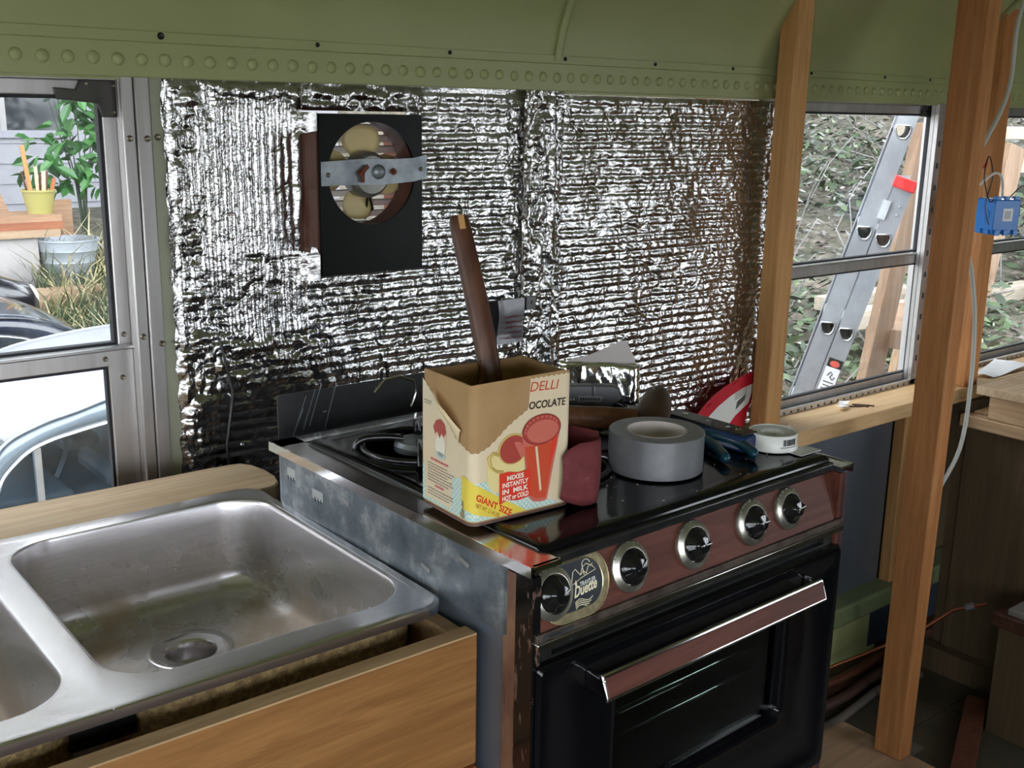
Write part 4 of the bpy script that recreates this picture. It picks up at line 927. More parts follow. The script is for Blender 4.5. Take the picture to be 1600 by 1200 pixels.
# ragged top edge
def top_ring(inset, dz):
    out = []
    for i, p in enumerate(bring(inset, 0, ri)):
        wob = .0018*math.sin(p[0]*170+p[1]*90)+.0014*math.sin(p[0]*60-p[1]*210)
        sag = -.005*math.exp(-((p[0]-.045)/.03)**2)*(1 if p[1] < .02 else 0)
        out.append((p[0], p[1], BH+dz+wob+sag))
    return out
body = MB().loft([bring(.0, .0015, ri), bring(0, .04, ri), bring(0, .08, ri), bring(0, .12, ri), top_ring(0, 0), top_ring(.0016, 0), bring(.0016, .1, ri-.0016), bring(.0016, .003, ri-.0016)], caps=False).build('carton', M['card'], box, smooth=40)
MB().loft([bring(.002, .002, ri-.002), bring(.002, .0032, ri-.002)]).build('bottom_disc', M['card'], box)
MB().loft([bring(-.0012, 0, ri+.001), bring(-.0012, .0028, ri+.001), bring(.001, .0028, ri-.001), bring(.001, 0, ri-.001)], caps=False).build('metal_bottom_rim', mat('rusty_tin_rim', (.20, .12, .10), .45, .6), box, smooth=40)
# printed label wrapped round the walls: path along the perimeter, s = 0 at near corner; + along the front, - along the left side
def wrap(s):
    """position and outward normal on the box wall for signed arc length s from the near corner"""
    q = PI*ri/4
    if s > q: return Vector((ri+(s-q), 0, 0)), Vector((0, -1, 0))
    if s < -q: return Vector((0, ri+(-s-q), 0)), Vector((-1, 0, 0))
    a = -3*PI/4 + s/ri
    d = Vector((math.cos(a), math.sin(a), 0)); return Vector((ri, ri, 0))+d*ri, d
def wrap_far(s):
    L_ = BW-2*ri+PI*ri/4
    if s <= L_: return wrap(s)
    a = -PI/2 + (s-L_)/ri
    if a < 0:
        d = Vector((math.cos(a), math.sin(a), 0)); return Vector((BW-ri, ri, 0))+d*ri, d
    return Vector((BW, ri+(s-L_)-PI/2*ri, 0)), Vector((1, 0, 0))
def label_strip(name, s0, s1, zlo, zhi, mt, off, n=40, parent=None, rows=6):
    P_ = np.zeros((rows, n+1, 3))
    for i in range(n+1):
        s = lerp(s0, s1, i/n); p, d = wrap_far(s); p = p+d*off; a, b = zlo(s), zhi(s)
        for j in range(rows): P_[j, i] = (p.x, p.y, lerp(a, b, j/(rows-1)))
    return grid_mesh(name, P_, mt, parent or box)
# tear outline: height of the printed paper along s (front s>0)
fx = [-.13, -.1024, -.094, -.085, -.073, -.050, -.026, -.016, 0, .006, .018, .029, .040, .050, .060, .0695, .0705, .14, .25]
fz = [.151, .150, .143, .137, .129, .110, .0885, .0865, .080, .081, .0856, .0935, .1026, .109, .1145, .1200, .1525, .1525, .151]
tear = lambda s: float(np.interp(s, fx, fz)) + .0008*math.sin(s*900)
label_strip('printed_label', -.095, .165, lambda s: .005, tear, M['cream'], .0006, 150, rows=3)
# gingham check lower corner of the label
m, nt, N, L, b = _nt('blue_gingham'); b.inputs['Roughness'].default_value = .4
ck = N.new('ShaderNodeTexChecker'); ck.inputs['Scale'].default_value = 330; L.new(_coords(nt), ck.inputs['Vector'])
ck.inputs['Color1'].default_value = (.36, .62, .62, 1); ck.inputs['Color2'].default_value = (.74, .74, .60, 1); L.new(ck.outputs[0], b.inputs['Base Color']); M['check'] = m
chk = lambda s: float(np.interp(s, [-.12, -.103, -.090, -.0895, -.036, -.035, -.012, 0, .018, .03, .08, .115, .14], [.05, .049, .047, .009, .009, .046, .050, .048, .048, .044, .020, .006, .005]))
label_strip('gingham_print', -.0948, .125, lambda s: .005, chk, M['check'], .0009, 200, rows=2)
FO = .0012
def fpoly(poly, name, mt, off, parent=None):      # flat print on the front wall (s measured from the outer near corner)
    return MB().prism([(p[0], p[1]) for p in poly], (0, -off, 0), (1, 0, 0), (0, 0, 1), (0, -.00012, 0)).build(name, mt, parent or box)
def ell(cx, cz, rx, rz, n=28, rot=0.0, a0=0, a1=2*PI):
    out = []
    for i in range(n if a1-a0 > 6.2 else n+1):
        a = a0+(a1-a0)*i/n; x, z = rx*math.cos(a), rz*math.sin(a); out.append((cx+x*math.cos(rot)-z*math.sin(rot), cz+x*math.sin(rot)+z*math.cos(rot)))
    return out
P_ = {k: mat('print_'+k, c, .4) for k, c in dict(red=(.72, .045, .02), dark=(.30, .03, .02), cocoa=(.42, .06, .045), cocoa_lt=(.60, .15, .11), yellow=(.80, .62, .08), mug=(.80, .66, .30), mug_dk=(.62, .46, .14), white=(.85, .80, .68), blackp=(.03, .015, .01), glassl=(.78, .60, .42), orange=(.60, .075, .03), grey=(.30, .25, .21), pink=(.65, .13, .16), teal=(.50, .64, .60)).items()}
# yellow flash wraps the corner
ylo = lambda s: float(np.interp(s, [-.016, -.006, .012, .0279, .0688], [.018, .016, .010, .0055, .0052]))
yhi = lambda s: float(np.interp(s, [-.016, -.010, -.0034, .0688], [.053, .0535, .050, .0053]))
label_strip('yellow_flash', -.016, .0688, ylo, yhi, P_['yellow'], .0012, 40, rows=2)
# mug
fpoly(ell(.0425, .058, .0245, .024, 30), 'mug_body', P_['mug'], .0012)
fpoly([(.0183, .058), (.0195, .044), (.026, .035), (.036, .031), (.048, .033), (.06, .04), (.067, .056), (.066, .075), (.034, .078)], 'mug_body', P_['mug'], .0013)
hd = MB().tube([(x, -.0016, z) for x, z in [(.0335, .0745), (.026, .078), (.0195, .0735), (.0225, .063), (.030, .057), (.038, .0555)]], .0019, 6); hd.build('mug_handle', P_['mug_dk'], box, smooth=60)
fpoly(ell(.0515, .0785, .0195, .0172, 30, .05), 'mug_rim', P_['mug_dk'], .0014)
fpoly(ell(.0517, .0780, .0175, .0155, 30, .05), 'cocoa_surface', P_['cocoa'], .0015)
fpoly(ell(.056, .075, .010, .011, 20, .3, -1.2, 1.6), 'cocoa_swirl', P_['cocoa_lt'], .0016)
# glass
fpoly([(.0632, .095), (.0643, .080), (.0743, .0185), (.080, .0135), (.090, .0115), (.0985, .0125), (.104, .040), (.112, .078), (.1156, .096)], 'glass_body', P_['cocoa_lt'], .0017)
fpoly([(.0665, .078), (.0755, .022), (.083, .0165), (.0965, .0155), (.102, .045), (.1085, .078)], 'glass_cocoa', P_['orange'], .0018)
fpoly([(.104, .088), (.1115, .088), (.108, .068), (.100, .050)], 'glass_cocoa', P_['red'], .00185)
fpoly(ell(.0893, .0945, .0262, .0172, 32, .02), 'glass_rim', P_['dark'], .0019)
fpoly(ell(.0893, .0945, .0248, .0160, 32, .02), 'glass_surface', P_['cocoa'], .0020)
fpoly(ell(.0905, .0925, .0215, .0125, 32, .02), 'glass_surface', P_['cocoa_lt'], .0021)
for k in range(11):
    a = .5+k*.27; fpoly(ell(.0893+.0225*math.cos(a), .0945+.0142*math.sin(a), .0016, .0014, 8), 'foam_bubble', P_['cocoa_lt'], .0022)
fpoly([(.0805, .076), (.0835, .0765), (.0905, .026), (.0880, .024)], 'glass_highlight', P_['glassl'], .0021)
# red flash with lettering
fpoly([(.0335, .0535), (.045, .0545), (.058, .0515), (.0755, .0530), (.0752, .0215), (.058, .0195), (.045, .0225), (.0340, .0190)], 'red_flash', P_['red'], .0023)
for k, (tx, z, x, w) in enumerate((('MIXES', .0445, .0430, .0225), ('INSTANTLY', .0372, .0370, .0345), ('IN  MILK', .0298, .0370, .0345), ('HOT or COLD', .0224, .0372, .0350))):
    text_mesh(tx, .0074, 'lettering', P_['white'], box, (x, -.0026, z), (1, 0, .02), (0, 0, 1), width=w, bold=.00022)
dxx = Vector((.0449, 0, -.0262)).normalized(); dzz = Vector((.25, 0, 1)).normalized()
text_mesh('GIANT SIZE', .0098, 'lettering', P_['red'], box, (.0040, -.0014, .0300), dxx, dzz, width=.0535, bold=.00028)
text_mesh('NET WT. 2 1/4 LBS.', .0066, 'lettering', P_['dark'], box, (.0035, -.0014, .0225), dxx, dzz, width=.036)
text_mesh('DELLI', .0150, 'lettering', P_['orange'], box, (.0716, -.0012, .1385), (1, 0, -.035), (0, 0, 1), shear=.22, width=.0390)
text_mesh('OCOLATE', .0118, 'lettering', P_['blackp'], box, (.0712, -.0012, .1190), (1, 0, -.03), (0, 0, 1), shear=.12, width=.0500, bold=.00025)
# left wall: dessert picture and recipe lines
def lpoly(poly, name, mt, off): return MB().prism([(p[0], p[1]) for p in poly], (-off, 0, 0), (0, 1, 0), (0, 0, 1), (-.00012, 0, 0)).build(name, mt, box)
lpoly(ell(.060, .0745, .0095, .0125), 'dessert_cup', P_['white'], .0013); lpoly(ell(.060, .082, .0120, .0130), 'dessert_cup', P_['glassl'], .0010)
lpoly([(.049, .092), (.052, .101), (.060, .105), (.068, .102), (.074, .094), (.070, .086), (.066, .090), (.061, .083), (.057, .090), (.053, .086)], 'dessert_top', P_['cocoa'], .0015)
lpoly(ell(.060, .064, .010, .004), 'dessert_dish', P_['teal'], .0013)
rr = random.Random(9)
for z, w, mt in ((.0545, .036, 'pink'), (.0250, .018, 'pink')):
    x = .062+w/2
    while x > .062-w/2: 
        d = rr.uniform(.0015, .004); lpoly([(x, z), (x-d, z), (x-d, z+.0026), (x, z+.0026)], 'recipe_print', P_[mt], .0011); x -= d+.001
for k, z in enumerate((.0495, .0462, .0429, .0396, .0363, .0330, .0297, .0205, .0172, .0139, .1195, .1165)):
    x = .086 if z < .1 else .093; xe = (.038 if k % 3 else .046) if z < .1 else .080
    while x > xe:
        d = rr.uniform(.002, .006); lpoly([(x, z), (x-d, z), (x-d, z+.0012), (x, z+.0012)], 'recipe_print', P_['grey'], .0011); x -= d+.0012
# curled flap of label and dirt patch at the corner
FP = np.zeros((12, 7, 3))
for i in range(12):
    for j in range(7):
        u, v = i/11, j/6
        base = lerp(.024, .068, u)
        FP[i, j] = (-.001-.012*math.sin(v*2.2)*math.sin(u*PI*.9+.15), base-.010*v*(1-u)+.004*v, lerp(.0865, .1260, u)+lerp(.020, .008, abs(u-.35))*math.sin(v*1.7))
grid_mesh('curled_flap', FP, M['cream_lt'], box)
lpoly([(.012, .006), (.019, .006), (.021, .010), (.018, .013), (.016, .019), (.013, .016)], 'mildew_stain', mat('mildew', (.30, .25, .14), .7), .0014)
lpoly([(.0135, .018), (.018, .020), (.017, .025), (.014, .026)], 'mildew_stain', D.materials['mildew'], .0014)
MB().box(.082, .090, BD-.004, BD-.0022, .108, .152).build('tape_strip', M['foiltape'], box); 
grid_mesh('cellophane_shred', np.array([[(.070+.01*i+.003*math.sin(j), BD-.010-.004*math.sin(i*1.7), .128+.009*j+.004*math.sin(i*2+j)) for i in range(4)] for j in range(4)]), M['foiltape'], box)
# ---- wooden handle standing in the box
tb = Vector(SP(.095, .150, .006)); tt = Vector(SP(.0955, .247, .312))
st = thing('tool_stick', 'dark brown worn wooden tool handle sticking up out of the cocoa box', 'tool handle', tb)
axv = tt-tb; hl = axv.length; axn = axv.normalized(); sx = Vector((1, -.25, 0)); sx = (sx-axn*sx.dot(axn)).normalized(); sy = axn.cross(sx)
rings = []
for k, (t_, a, b) in enumerate(((0, .010, .009), (.2, .0112, .010), (.38, .0118, .0105), (.55, .0128, .011), (.72, .0128, .0108), (.85, .0122, .0102), (.95, .0118, .0098), (.985, .0110, .0090), (1.0, .0085, .0066))):
    c = axn*hl*t_ + sx*.004*math.sin(t_*PI*1.1) ; rings.append([c+sx*(a*math.copysign(abs(math.cos(q))**.8, math.cos(q)))+sy*(b*math.copysign(abs(math.sin(q))**.8, math.sin(q))) for q in [2*PI*i/16 for i in range(16)]])
m, nt, N, L, b = _nt('old_varnished_wood'); b.inputs['Roughness'].default_value = .35
L.new(_ramp(nt, _noise(nt, _coords(nt, (1, 1, .18)), 38, 6, .65), [(.35, (.030, .012, .007)), (.52, (.075, .027, .014)), (.68, (.12, .045, .022))]), b.inputs['Base Color']); M['oldwood'] = m
MB().loft(rings).build('shaft', M['oldwood'], st, smooth=50)
c = axn*hl*.972 - sx*.002 - sy*.0098; MB().obox(c+Vector((0, -.0, 0)), sx*.0035, axn*.008, sy*.0006).build('bare_chip', M['fir'], st)
# ---- dark red sandpaper
m, nt, N, L, b = _nt('dark_red_sandpaper'); b.inputs['Roughness'].default_value = .8
f = _noise(nt, _coords(nt), 60, 8, .7); L.new(_ramp(nt, f, [(.35, (.105, .013, .016)), (.62, (.145, .022, .025)), (.80, (.30, .13, .12))]), b.inputs['Base Color']); _bump(nt, _noise(nt, _coords(nt), 900, 1), b, .5, .001); M['sand'] = m
plan = [(.163, .168), (.168, .140), (.172, .115), (.1735, .098), (.172, .088), (.166, .082), (.156, .080), (.145, .083), (.134, .088), (.126, .092), (.121, .094)]
pl = fine_profile(plan, 4); n = len(pl)
sp_ = thing('sandpaper', 'curled sheet of dark red sandpaper leaning against the cocoa box', 'sandpaper', SP(.15, .1, 0), SA)
G = np.zeros((9, n, 3)); bk = np.zeros((9, n, 3))
for i, (u, v) in enumerate(pl):
    s_ = i/(n-1)
    zt = .070 + .010*s_*(1-s_)*2 - .012*max(0, s_-.75)*4*.9 + (.006 if s_ < .4 else 0)
    zb = .0005 + .012*max(0, s_-.70)*3
    for j in range(9):
        k = j/8; G[j, i] = (u-.15 + .010*(k-.3)*(0 if s_ < .45 else 1)*.2, v-.1-.003*math.sin(k*PI), lerp(zb, zt, k))
o = grid_mesh('sheet', G, M['sand'], sp_); so = o.modifiers.new('thick', 'SOLIDIFY'); so.thickness = .0009
# ---- duct tape
t = thing('duct_tape_roll', 'roll of silver duct tape lying on the cooktop', 'tape roll', SP(.314, .1275, 0), SA+.4)
MB().lathe([(.0375, .0005), (.0580, .0005), (.0590, .0015), (.0590, .0480), (.0580, .0490), (.0375, .0490)], n=64, closed=True).build('tape_body', M['ducttape'], t, smooth=40)
MB().lathe([(.0362, .0), (.0374, .0), (.0374, .0494), (.0362, .0494)], n=48, closed=True).build('core', mat('pale_cardboard_core', (.62, .52, .48), .8), t, smooth=40)
wv = []
for i in range(49):
    a = 2*PI*i/48; wv.append(a)
CP = np.array([[(.0358*math.cos(a), .0358*math.sin(a), lerp(.012+.003*math.sin(a*5)+.002*math.sin(a*11), .0492, j/3)) for a in wv] for j in range(4)])
grid_mesh('paper_liner', CP, mat('pinkish_white_paper', (.74, .66, .64), .8), t)
# ---- thread-seal tape
t = thing('thread_seal_tape', 'small white spool of thread seal tape on the stove corner', 'tape roll', SP(.505, .092, .0), SA)
MB().lathe([(.0001, .0), (.0330, .0), (.0340, .0015), (.0335, .004), (.0325, .006), (.0322, .0190), (.0328, .0205), (.0320, .0220), (.0300, .0222), (.0290, .0205), (.0180, .0195), (.0150, .0195), (.0145, .008), (.0001, .008)], n=48).build('spool', M['white'], t, smooth=35)
MB().lathe([(.0175, .0198), (.0285, .0208), (.0286, .0204), (.0175, .0194)], n=40, closed=True).build('print_ring', M['grey_metal'], t)
MB().lathe([(.0172, .0200), (.0275, .0212), (.0276, .0206), (.0172, .0196)], n=40, closed=True).build('tape_side', M['white_paper'], t)
rr = random.Random(3)
for k in range(15):
    a = math.radians(-118+k*2.6); w = rr.choice((.0004, .0007, .001)); d = Vector((math.cos(a), math.sin(a), 0)); s_ = Vector((-d.y, d.x, 0))
    MB().obox(d*.0325+Vector((0, 0, .0135)), d*.0002, s_*w*.6, Vector((0, 0, .0042))).build('barcode_bar', M['grey_metal'], t)
for k in range(9):
    a = math.radians(-122+k*5); d = Vector((math.cos(a), math.sin(a), 0)); s_ = Vector((-d.y, d.x, 0))
    MB().obox(d*.0325+Vector((0, 0, .0072)), d*.0002, s_*.0009, Vector((0, 0, .0007))).build('print_line', M['grey_metal'], t)
tag(MB().box(-.022, .022, -.012, .012, 0, .0006).build('paper_scrap', M['white_paper']), 'white paper scrap on the stove corner beside the spool', 'paper')
o = D.objects['paper_scrap']; o.location = SP(.520, .052, .0002); o.rotation_euler = (0, 0, SA)
# ---- blue spirit level
M['navyblue'] = mat('navy_blue_casing', (.012, .030, .10), .28, coat=.2)
t = thing('spirit_level', 'dark blue torpedo level lying along the right edge of the stove', 'level', SP(.465, .155, 0), SA-.02)
MB().box(-.0195, .0195, -.060, .090, 0, .021).build('casing', M['navyblue'], t, bevel=.004)
MB().box(-.013, .0175, -.055, .084, .0205, .0235).build('top_strip', M['enamel_r'], t, bevel=.001)
for y in (-.036, .058): MB().lathe([(.0001, 0), (.0045, 0), (.0035, .0014), (.0001, .0016)], (.002, y, .0235), (0, 0, 1), 12).build('rivet_head', M['chrome'], t, smooth=40)
for y in (-.02, .015): MB().box(-.0005, .004, y, y+.004, .0235, .0239).build('dust_speck', M['alum_b'], t)
# ---- pliers
M['teal'] = mat('dark_teal_grip', (.006, .045, .075), .25, coat=.2)
t = thing('pliers', 'pair of pliers with dark teal dipped handles beside the duct tape', 'pliers', SP(.43, .17, .006), SA)
for k, pts in enumerate(([(.010, .012, .004), (-.002, -.014, .006), (-.006, -.034, .006), (-.016, -.058, .004), (-.031, -.083, .002), (-.040, -.092, .002)], [(.006, .014, .004), (.014, -.012, .006), (.019, -.036, .007), (.020, -.064, .006), (.012, -.092, .003), (.004, -.104, .002)])):
    MB().tube(fine_profile(pts, 5), [(.0052+.0018*math.sin(min(1, i/24)*PI*.6))*(1 if i < 22 else (.92, .75, .5, .2)[i-22]) for i in range(26)], 10).build('handle_grip', M['teal'], t, smooth=60)
MB().obox((.008, .022, .003), (.010, 0, 0), (0, .014, 0), (0, 0, .005)).lathe([(.0001, -.006), (.010, -.006), (.010, .008), (.0001, .009)], (.008, .012, .002), (0, 0, 1), 14).obox((.006, .045, .002), (.006, 0, 0), (.001, .014, 0), (0, 0, .004)).build('jaw', mat('dark_steel_jaw', (.10, .08, .065), .4, .8), t, bevel=.002)
# ---- hammer
t = thing('hammer', 'old hammer with brown wooden handle and rusty dark head on the stove', 'hammer', SP(.36, .245, .028), SA)
hd_ = Vector((.075, -.062, -.004)).normalized()
rings = []
a0 = Vector((-.165, .136, .008)); sx = Vector((.62, .78, 0)); sz = Vector((0, 0, 1))
for t_, a, b in ((0, .011, .012), (.1, .0135, .0145), (.3, .0140, .0150), (.55, .0130, .0140), (.8, .0150, .0155), (1, .0150, .0150)):
    c = a0 + (Vector((.022, -.020, .0)) - a0)*t_
    rings.append([c+sx*a*math.cos(q)+sz*b*math.sin(q) for q in [2*PI*i/14 for i in range(14)]])
MB().loft(rings).build('handle', wood('worn_hammer_handle', (.095, .038, .018), (.16, .07, .032), 'x', 8, .4, .15), t, smooth=50)
rings = []
for u, w, h0, h1 in ((-.014, .012, -.020, .006), (0, .020, -.022, .012), (.018, .024, -.020, .016), (.050, .024, -.018, .022), (.080, .022, -.016, .026), (.100, .019, -.016, .026), (.112, .010, -.010, .016)):
    c = Vector((.030, -.038, 0)) + Vector((.80, .60, 0))*u; s_ = Vector((.60, -.80, 0))
    rings.append([c+s_*(w*math.cos(q))+sz*(lerp(h0, h1, .5)+(h1-h0)/2*math.sin(q)) for q in [2*PI*i/14 for i in range(14)]])
MB().loft(rings).build('head', mat('rusty_hammer_head', (.040, .022, .013), .5, .2, c2=(.07, .035, .02), scale=26, bump=.2, bscale=80), t, smooth=60)
# ---- grey utility knife
t = thing('utility_knife', 'grey metal utility knife resting on the hammer handle', 'knife', SP(.375, .345, .036), SA+math.radians(-38))
kp = [(-.075, .000), (-.070, -.012), (-.045, -.015), (-.015, -.011), (.012, -.012), (.0296, -.0158), (.0296, .018), (-.055, .018), (-.070, .013)]
kn = [(.0304, -.0160), (.035, -.017), (.052, -.016), (.074, -.002), (.068, .014), (.058, .018), (.0304, .018)]
M['kgrey'] = mat('cast_grey_knife', (.17, .17, .18), .36, .6)
MB().prism(kp, (0, -.008, 0), (1, 0, 0), (0, 0, 1), (0, .017, 0)).build('body', M['kgrey'], t, bevel=.0025)
MB().prism(kn, (0, -.008, 0), (1, 0, 0), (0, 0, 1), (0, .017, 0)).build('nose', M['kgrey'], t, bevel=.0025)
MB().box(.024, .036, -.005, .005, -.010, .013).build('slider', M['kgrey'], t)
screw(-.022, -.0085, .001, t, 1.0)
MB().prism([(.008, -.006), (.042, -.006), (.044, .002), (.010, .003)], (0, -.0086, 0), (1, 0, 0), (0, 0, 1), (0, .001, 0)).build('name_plate', mat('pale_grey_plate', (.30, .30, .31), .4, .5), t)
for k in range(8): MB().box(.012+k*.0036, .0142+k*.0036, -.0091, -.0085, -.0035, .0002).build('embossed_print', M['black'], t)
for k in range(3): MB().box(-.006+k*.004, -.004+k*.004, -.0086, -.0079, -.004, -.001).build('embossed_print', M['white'], t)
# ---- shiny foil tape coil with peeled paper
t = thing('foil_tape_roll', 'flattened coil of shiny aluminium foil tape standing behind the knife', 'foil tape', SP(.468, .378, .004), SA+math.radians(-43))
pl = []
for i in range(30):
    q = i/29; x = lerp(-.066, .050, q); pl.append((x, -.012-.006*math.cos(q*6.5)-.003*math.sin(q*15)))
pl += [(.0555, -.010), (.0575, -.005), (.0555, .000), (.050, .003)] + [(lerp(.044, -.066, i/14), .006+.003*math.sin(i)) for i in range(15)]
G = np.zeros((12, len(pl), 3))
for i, (x, y) in enumerate(pl):
    for j in range(12): G[j, i] = (x + (.0012*math.sin(j*1.9+i)), y+.0090*j/11+.0011*math.sin(i*1.3+j*.8)*(1 if 15 < i < 28 else .25), lerp(.004, .060, j/11))
o = grid_mesh('foil_band', G, M['foiltape'], t); so = o.modifiers.new('thick', 'SOLIDIFY'); so.thickness = .0008
MB().prism([(-.055, .040), (.052, .040), (.050, .066), (.036, .094), (.028, .093), (-.020, .070), (-.050, .062)], (0, .014, 0), (1, 0, 0), (0, 0, 1), (0, .0008, 0)).build('peeled_backing', mat('greyish_backing_paper', (.50, .45, .44), .7), t)
# crumbs on the cooktop
rr = random.Random(12); m = MB()
for k in range(70):
    u, v = rr.uniform(.05, .52), rr.uniform(.03, .3); c = Vector(SP(u, v, .0004)); a = rr.uniform(0, 3); r_ = rr.uniform(.0003, .0007)
    m.obox(c, (r_*1.6*math.cos(a), r_*1.6*math.sin(a), 0), (-r_*math.sin(a), r_*math.cos(a), 0), (0, 0, r_*.6))
tag(m.build('crumbs', M['pine_x']), 'pale sawdust crumbs scattered over the black cooktop', 'crumbs', kind='stuff')
# ================================================================== OUTSIDE
def terrain(x, y):
    x = np.asarray(x, float); y = np.asarray(y, float)
    left = -.92 + sstep(6.9, 8.2, y)*.34 + sstep(8.3, 10.3, y)*sstep(2.25, 2.8, x)*.66 + sstep(10.4, 12.5, y)*.30 + np.maximum(0, y-15.5)*.9*sstep(15.5, 18, y)  # last term: unseen slope added beyond the house to block sky
    q = (x/1.42+y)/2
    hill = np.interp(q, [1.2, 2.3, 3.0, 3.7, 4.8, 7, 9, 12, 18, 30], [-.92, -.70, -.10, .22, .66, 1.75, 3.6, 7.5, 15, 22])  # upper end raised out of view to block more sky
    hill = np.where(y > 1.9, -.92 + (hill+.92)*sstep(1.9, 2.8, y), -.92)
    w = sstep(3.0, 4.4, x)*sstep(1.2, 1.34, x/np.maximum(y, .1))
    return left*(1-w) + hill*w
gx = np.concatenate([np.linspace(-30, -4, 14), np.linspace(-3, 14, 120), np.linspace(15, 40, 14)])
gy = np.concatenate([np.linspace(-30, -2, 14), np.linspace(-1, 13, 110), np.linspace(14, 34, 18)])
GX, GY = np.meshgrid(gx, gy); GZ = terrain(GX, GY) + .03*vnoise(GX.shape, 3, 61)*(GY > 1.9)
m, nt, N, L, b = _nt('leaf_litter_ground'); vec = _coords(nt); b.inputs['Roughness'].default_value = .9
L.new(_ramp(nt, _noise(nt, vec, 5, 8, .75), [(.34, (.035, .045, .022)), (.46, (.075, .072, .048)), (.54, (.12, .105, .08)), (.66, (.20, .175, .14))]), b.inputs['Base Color']); _bump(nt, _noise(nt, vec, 30, 5), b, .8, .05); M['ground'] = m
gr = grid_mesh('ground', np.stack([GX, GY, GZ], -1), M['ground']); structure(gr)

gv = np.zeros((12, 24, 3))  # unseen pale ground added to bounce sky light up to the ceiling
for j, y in enumerate(np.linspace(-24, -.85, 12)):
    for i, x in enumerate(np.linspace(-20, 24, 24)): gv[j, i] = (x, y, -.88 + .01*math.sin(i*3+j*5))
structure(grid_mesh('added_bounce_gravel', gv, mat('pale_bounce_gravel', (.42, .40, .37), .9, c2=(.52, .50, .46), scale=12, bump=.6, bscale=40, bdist=.01)))

# ---- leaves on the hillside (nobody could count them)
def leaf_cloud(name, label, n, mt, size, seed, sampler, spread=1.0):
    r = np.random.default_rng(seed); P0 = sampler(r, n); n = len(P0)
    a = r.random(n)*2*PI; tilt = r.normal(0, .7*spread, (n, 2)); s = size*(.5+r.random(n))
    d1 = np.stack([np.cos(a), np.sin(a), tilt[:, 0]*.6], 1); d2 = np.stack([-np.sin(a), np.cos(a), tilt[:, 1]], 1)
    d1 *= (s/np.linalg.norm(d1, axis=1))[:, None]; d2 *= (s*.55/np.linalg.norm(d2, axis=1))[:, None]
    V = np.stack([P0-d1, P0+d2*.8-d1*.1, P0+d1, P0-d2*.8-d1*.1], 1).reshape(-1, 3)
    me = D.meshes.new(name); me.vertices.add(len(V)); me.vertices.foreach_set('co', V.reshape(-1).astype(np.float32))
    me.loops.add(4*n); me.loops.foreach_set('vertex_index', np.arange(4*n, dtype=np.int32)); me.polygons.add(n); me.polygons.foreach_set('loop_start', (np.arange(n)*4).astype(np.int32)); me.update(calc_edges=True)
    me.materials.append(mt); return tag(link(D.objects.new(name, me)), label, 'foliage', kind='stuff')
def hill_sampler(ylo, yhi, hmax, rlo=1.22, rhi=2.6, dens=None):
    def f(r, n):
        y = ylo+(yhi-ylo)*r.random(n)**1.1; x = y*(rlo+(rhi-rlo)*r.random(n)); k = np.sin(x*1.7)+np.sin(y*2.3+x)+.8*np.sin(x*4.1-y*3.3)
        keep = k > (dens if dens is not None else -9); x, y = x[keep], y[keep]
        return np.stack([x, y, terrain(x, y)+hmax*r.random(len(x))**1.6+.01], 1)
    return f
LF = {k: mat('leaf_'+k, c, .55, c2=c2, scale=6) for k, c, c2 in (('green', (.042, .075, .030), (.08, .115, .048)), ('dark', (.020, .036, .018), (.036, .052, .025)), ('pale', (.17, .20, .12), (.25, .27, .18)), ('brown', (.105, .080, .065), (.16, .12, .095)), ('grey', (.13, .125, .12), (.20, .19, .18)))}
leaf_cloud('hillside_ivy', 'green ivy leaves covering the bank outside the right windows', 6500, LF['green'], .045, 1, hill_sampler(2.7, 8.5, .28, dens=-.6))
leaf_cloud('hillside_fern', 'pale fern fronds low on the bank outside the right windows', 3000, LF['pale'], .035, 2, hill_sampler(2.7, 7, .22, dens=.1))
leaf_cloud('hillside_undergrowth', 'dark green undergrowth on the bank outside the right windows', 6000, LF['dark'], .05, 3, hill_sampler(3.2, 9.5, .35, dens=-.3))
leaf_cloud('leaf_litter', 'brown fallen leaves over the bank outside the right windows', 6500, LF['brown'], .035, 4, hill_sampler(2.6, 9, .05), .5)
leaf_cloud('dry_brush', 'grey dry brush high on the bank outside the right windows', 5500, LF['grey'], .03, 5, hill_sampler(4.5, 10, .5))
r = np.random.default_rng(8); m = MB()
for k in range(150):
    y = r.uniform(3, 8.5); x = y*r.uniform(1.25, 2.2); z = float(terrain(x, y)); l = r.uniform(.2, .7); a = r.uniform(0, 2*PI)
    p = Vector((x, y, z)); q = p+Vector((l*math.cos(a), l*math.sin(a)*.5, r.uniform(.05, .6)))
    m.tube([p, (p+q)/2+Vector((0, 0, .08)), q], .005, 4)
tag(m.build('twigs', LF['grey']), 'bare grey twigs sticking out of the bank', 'twigs', kind='stuff')

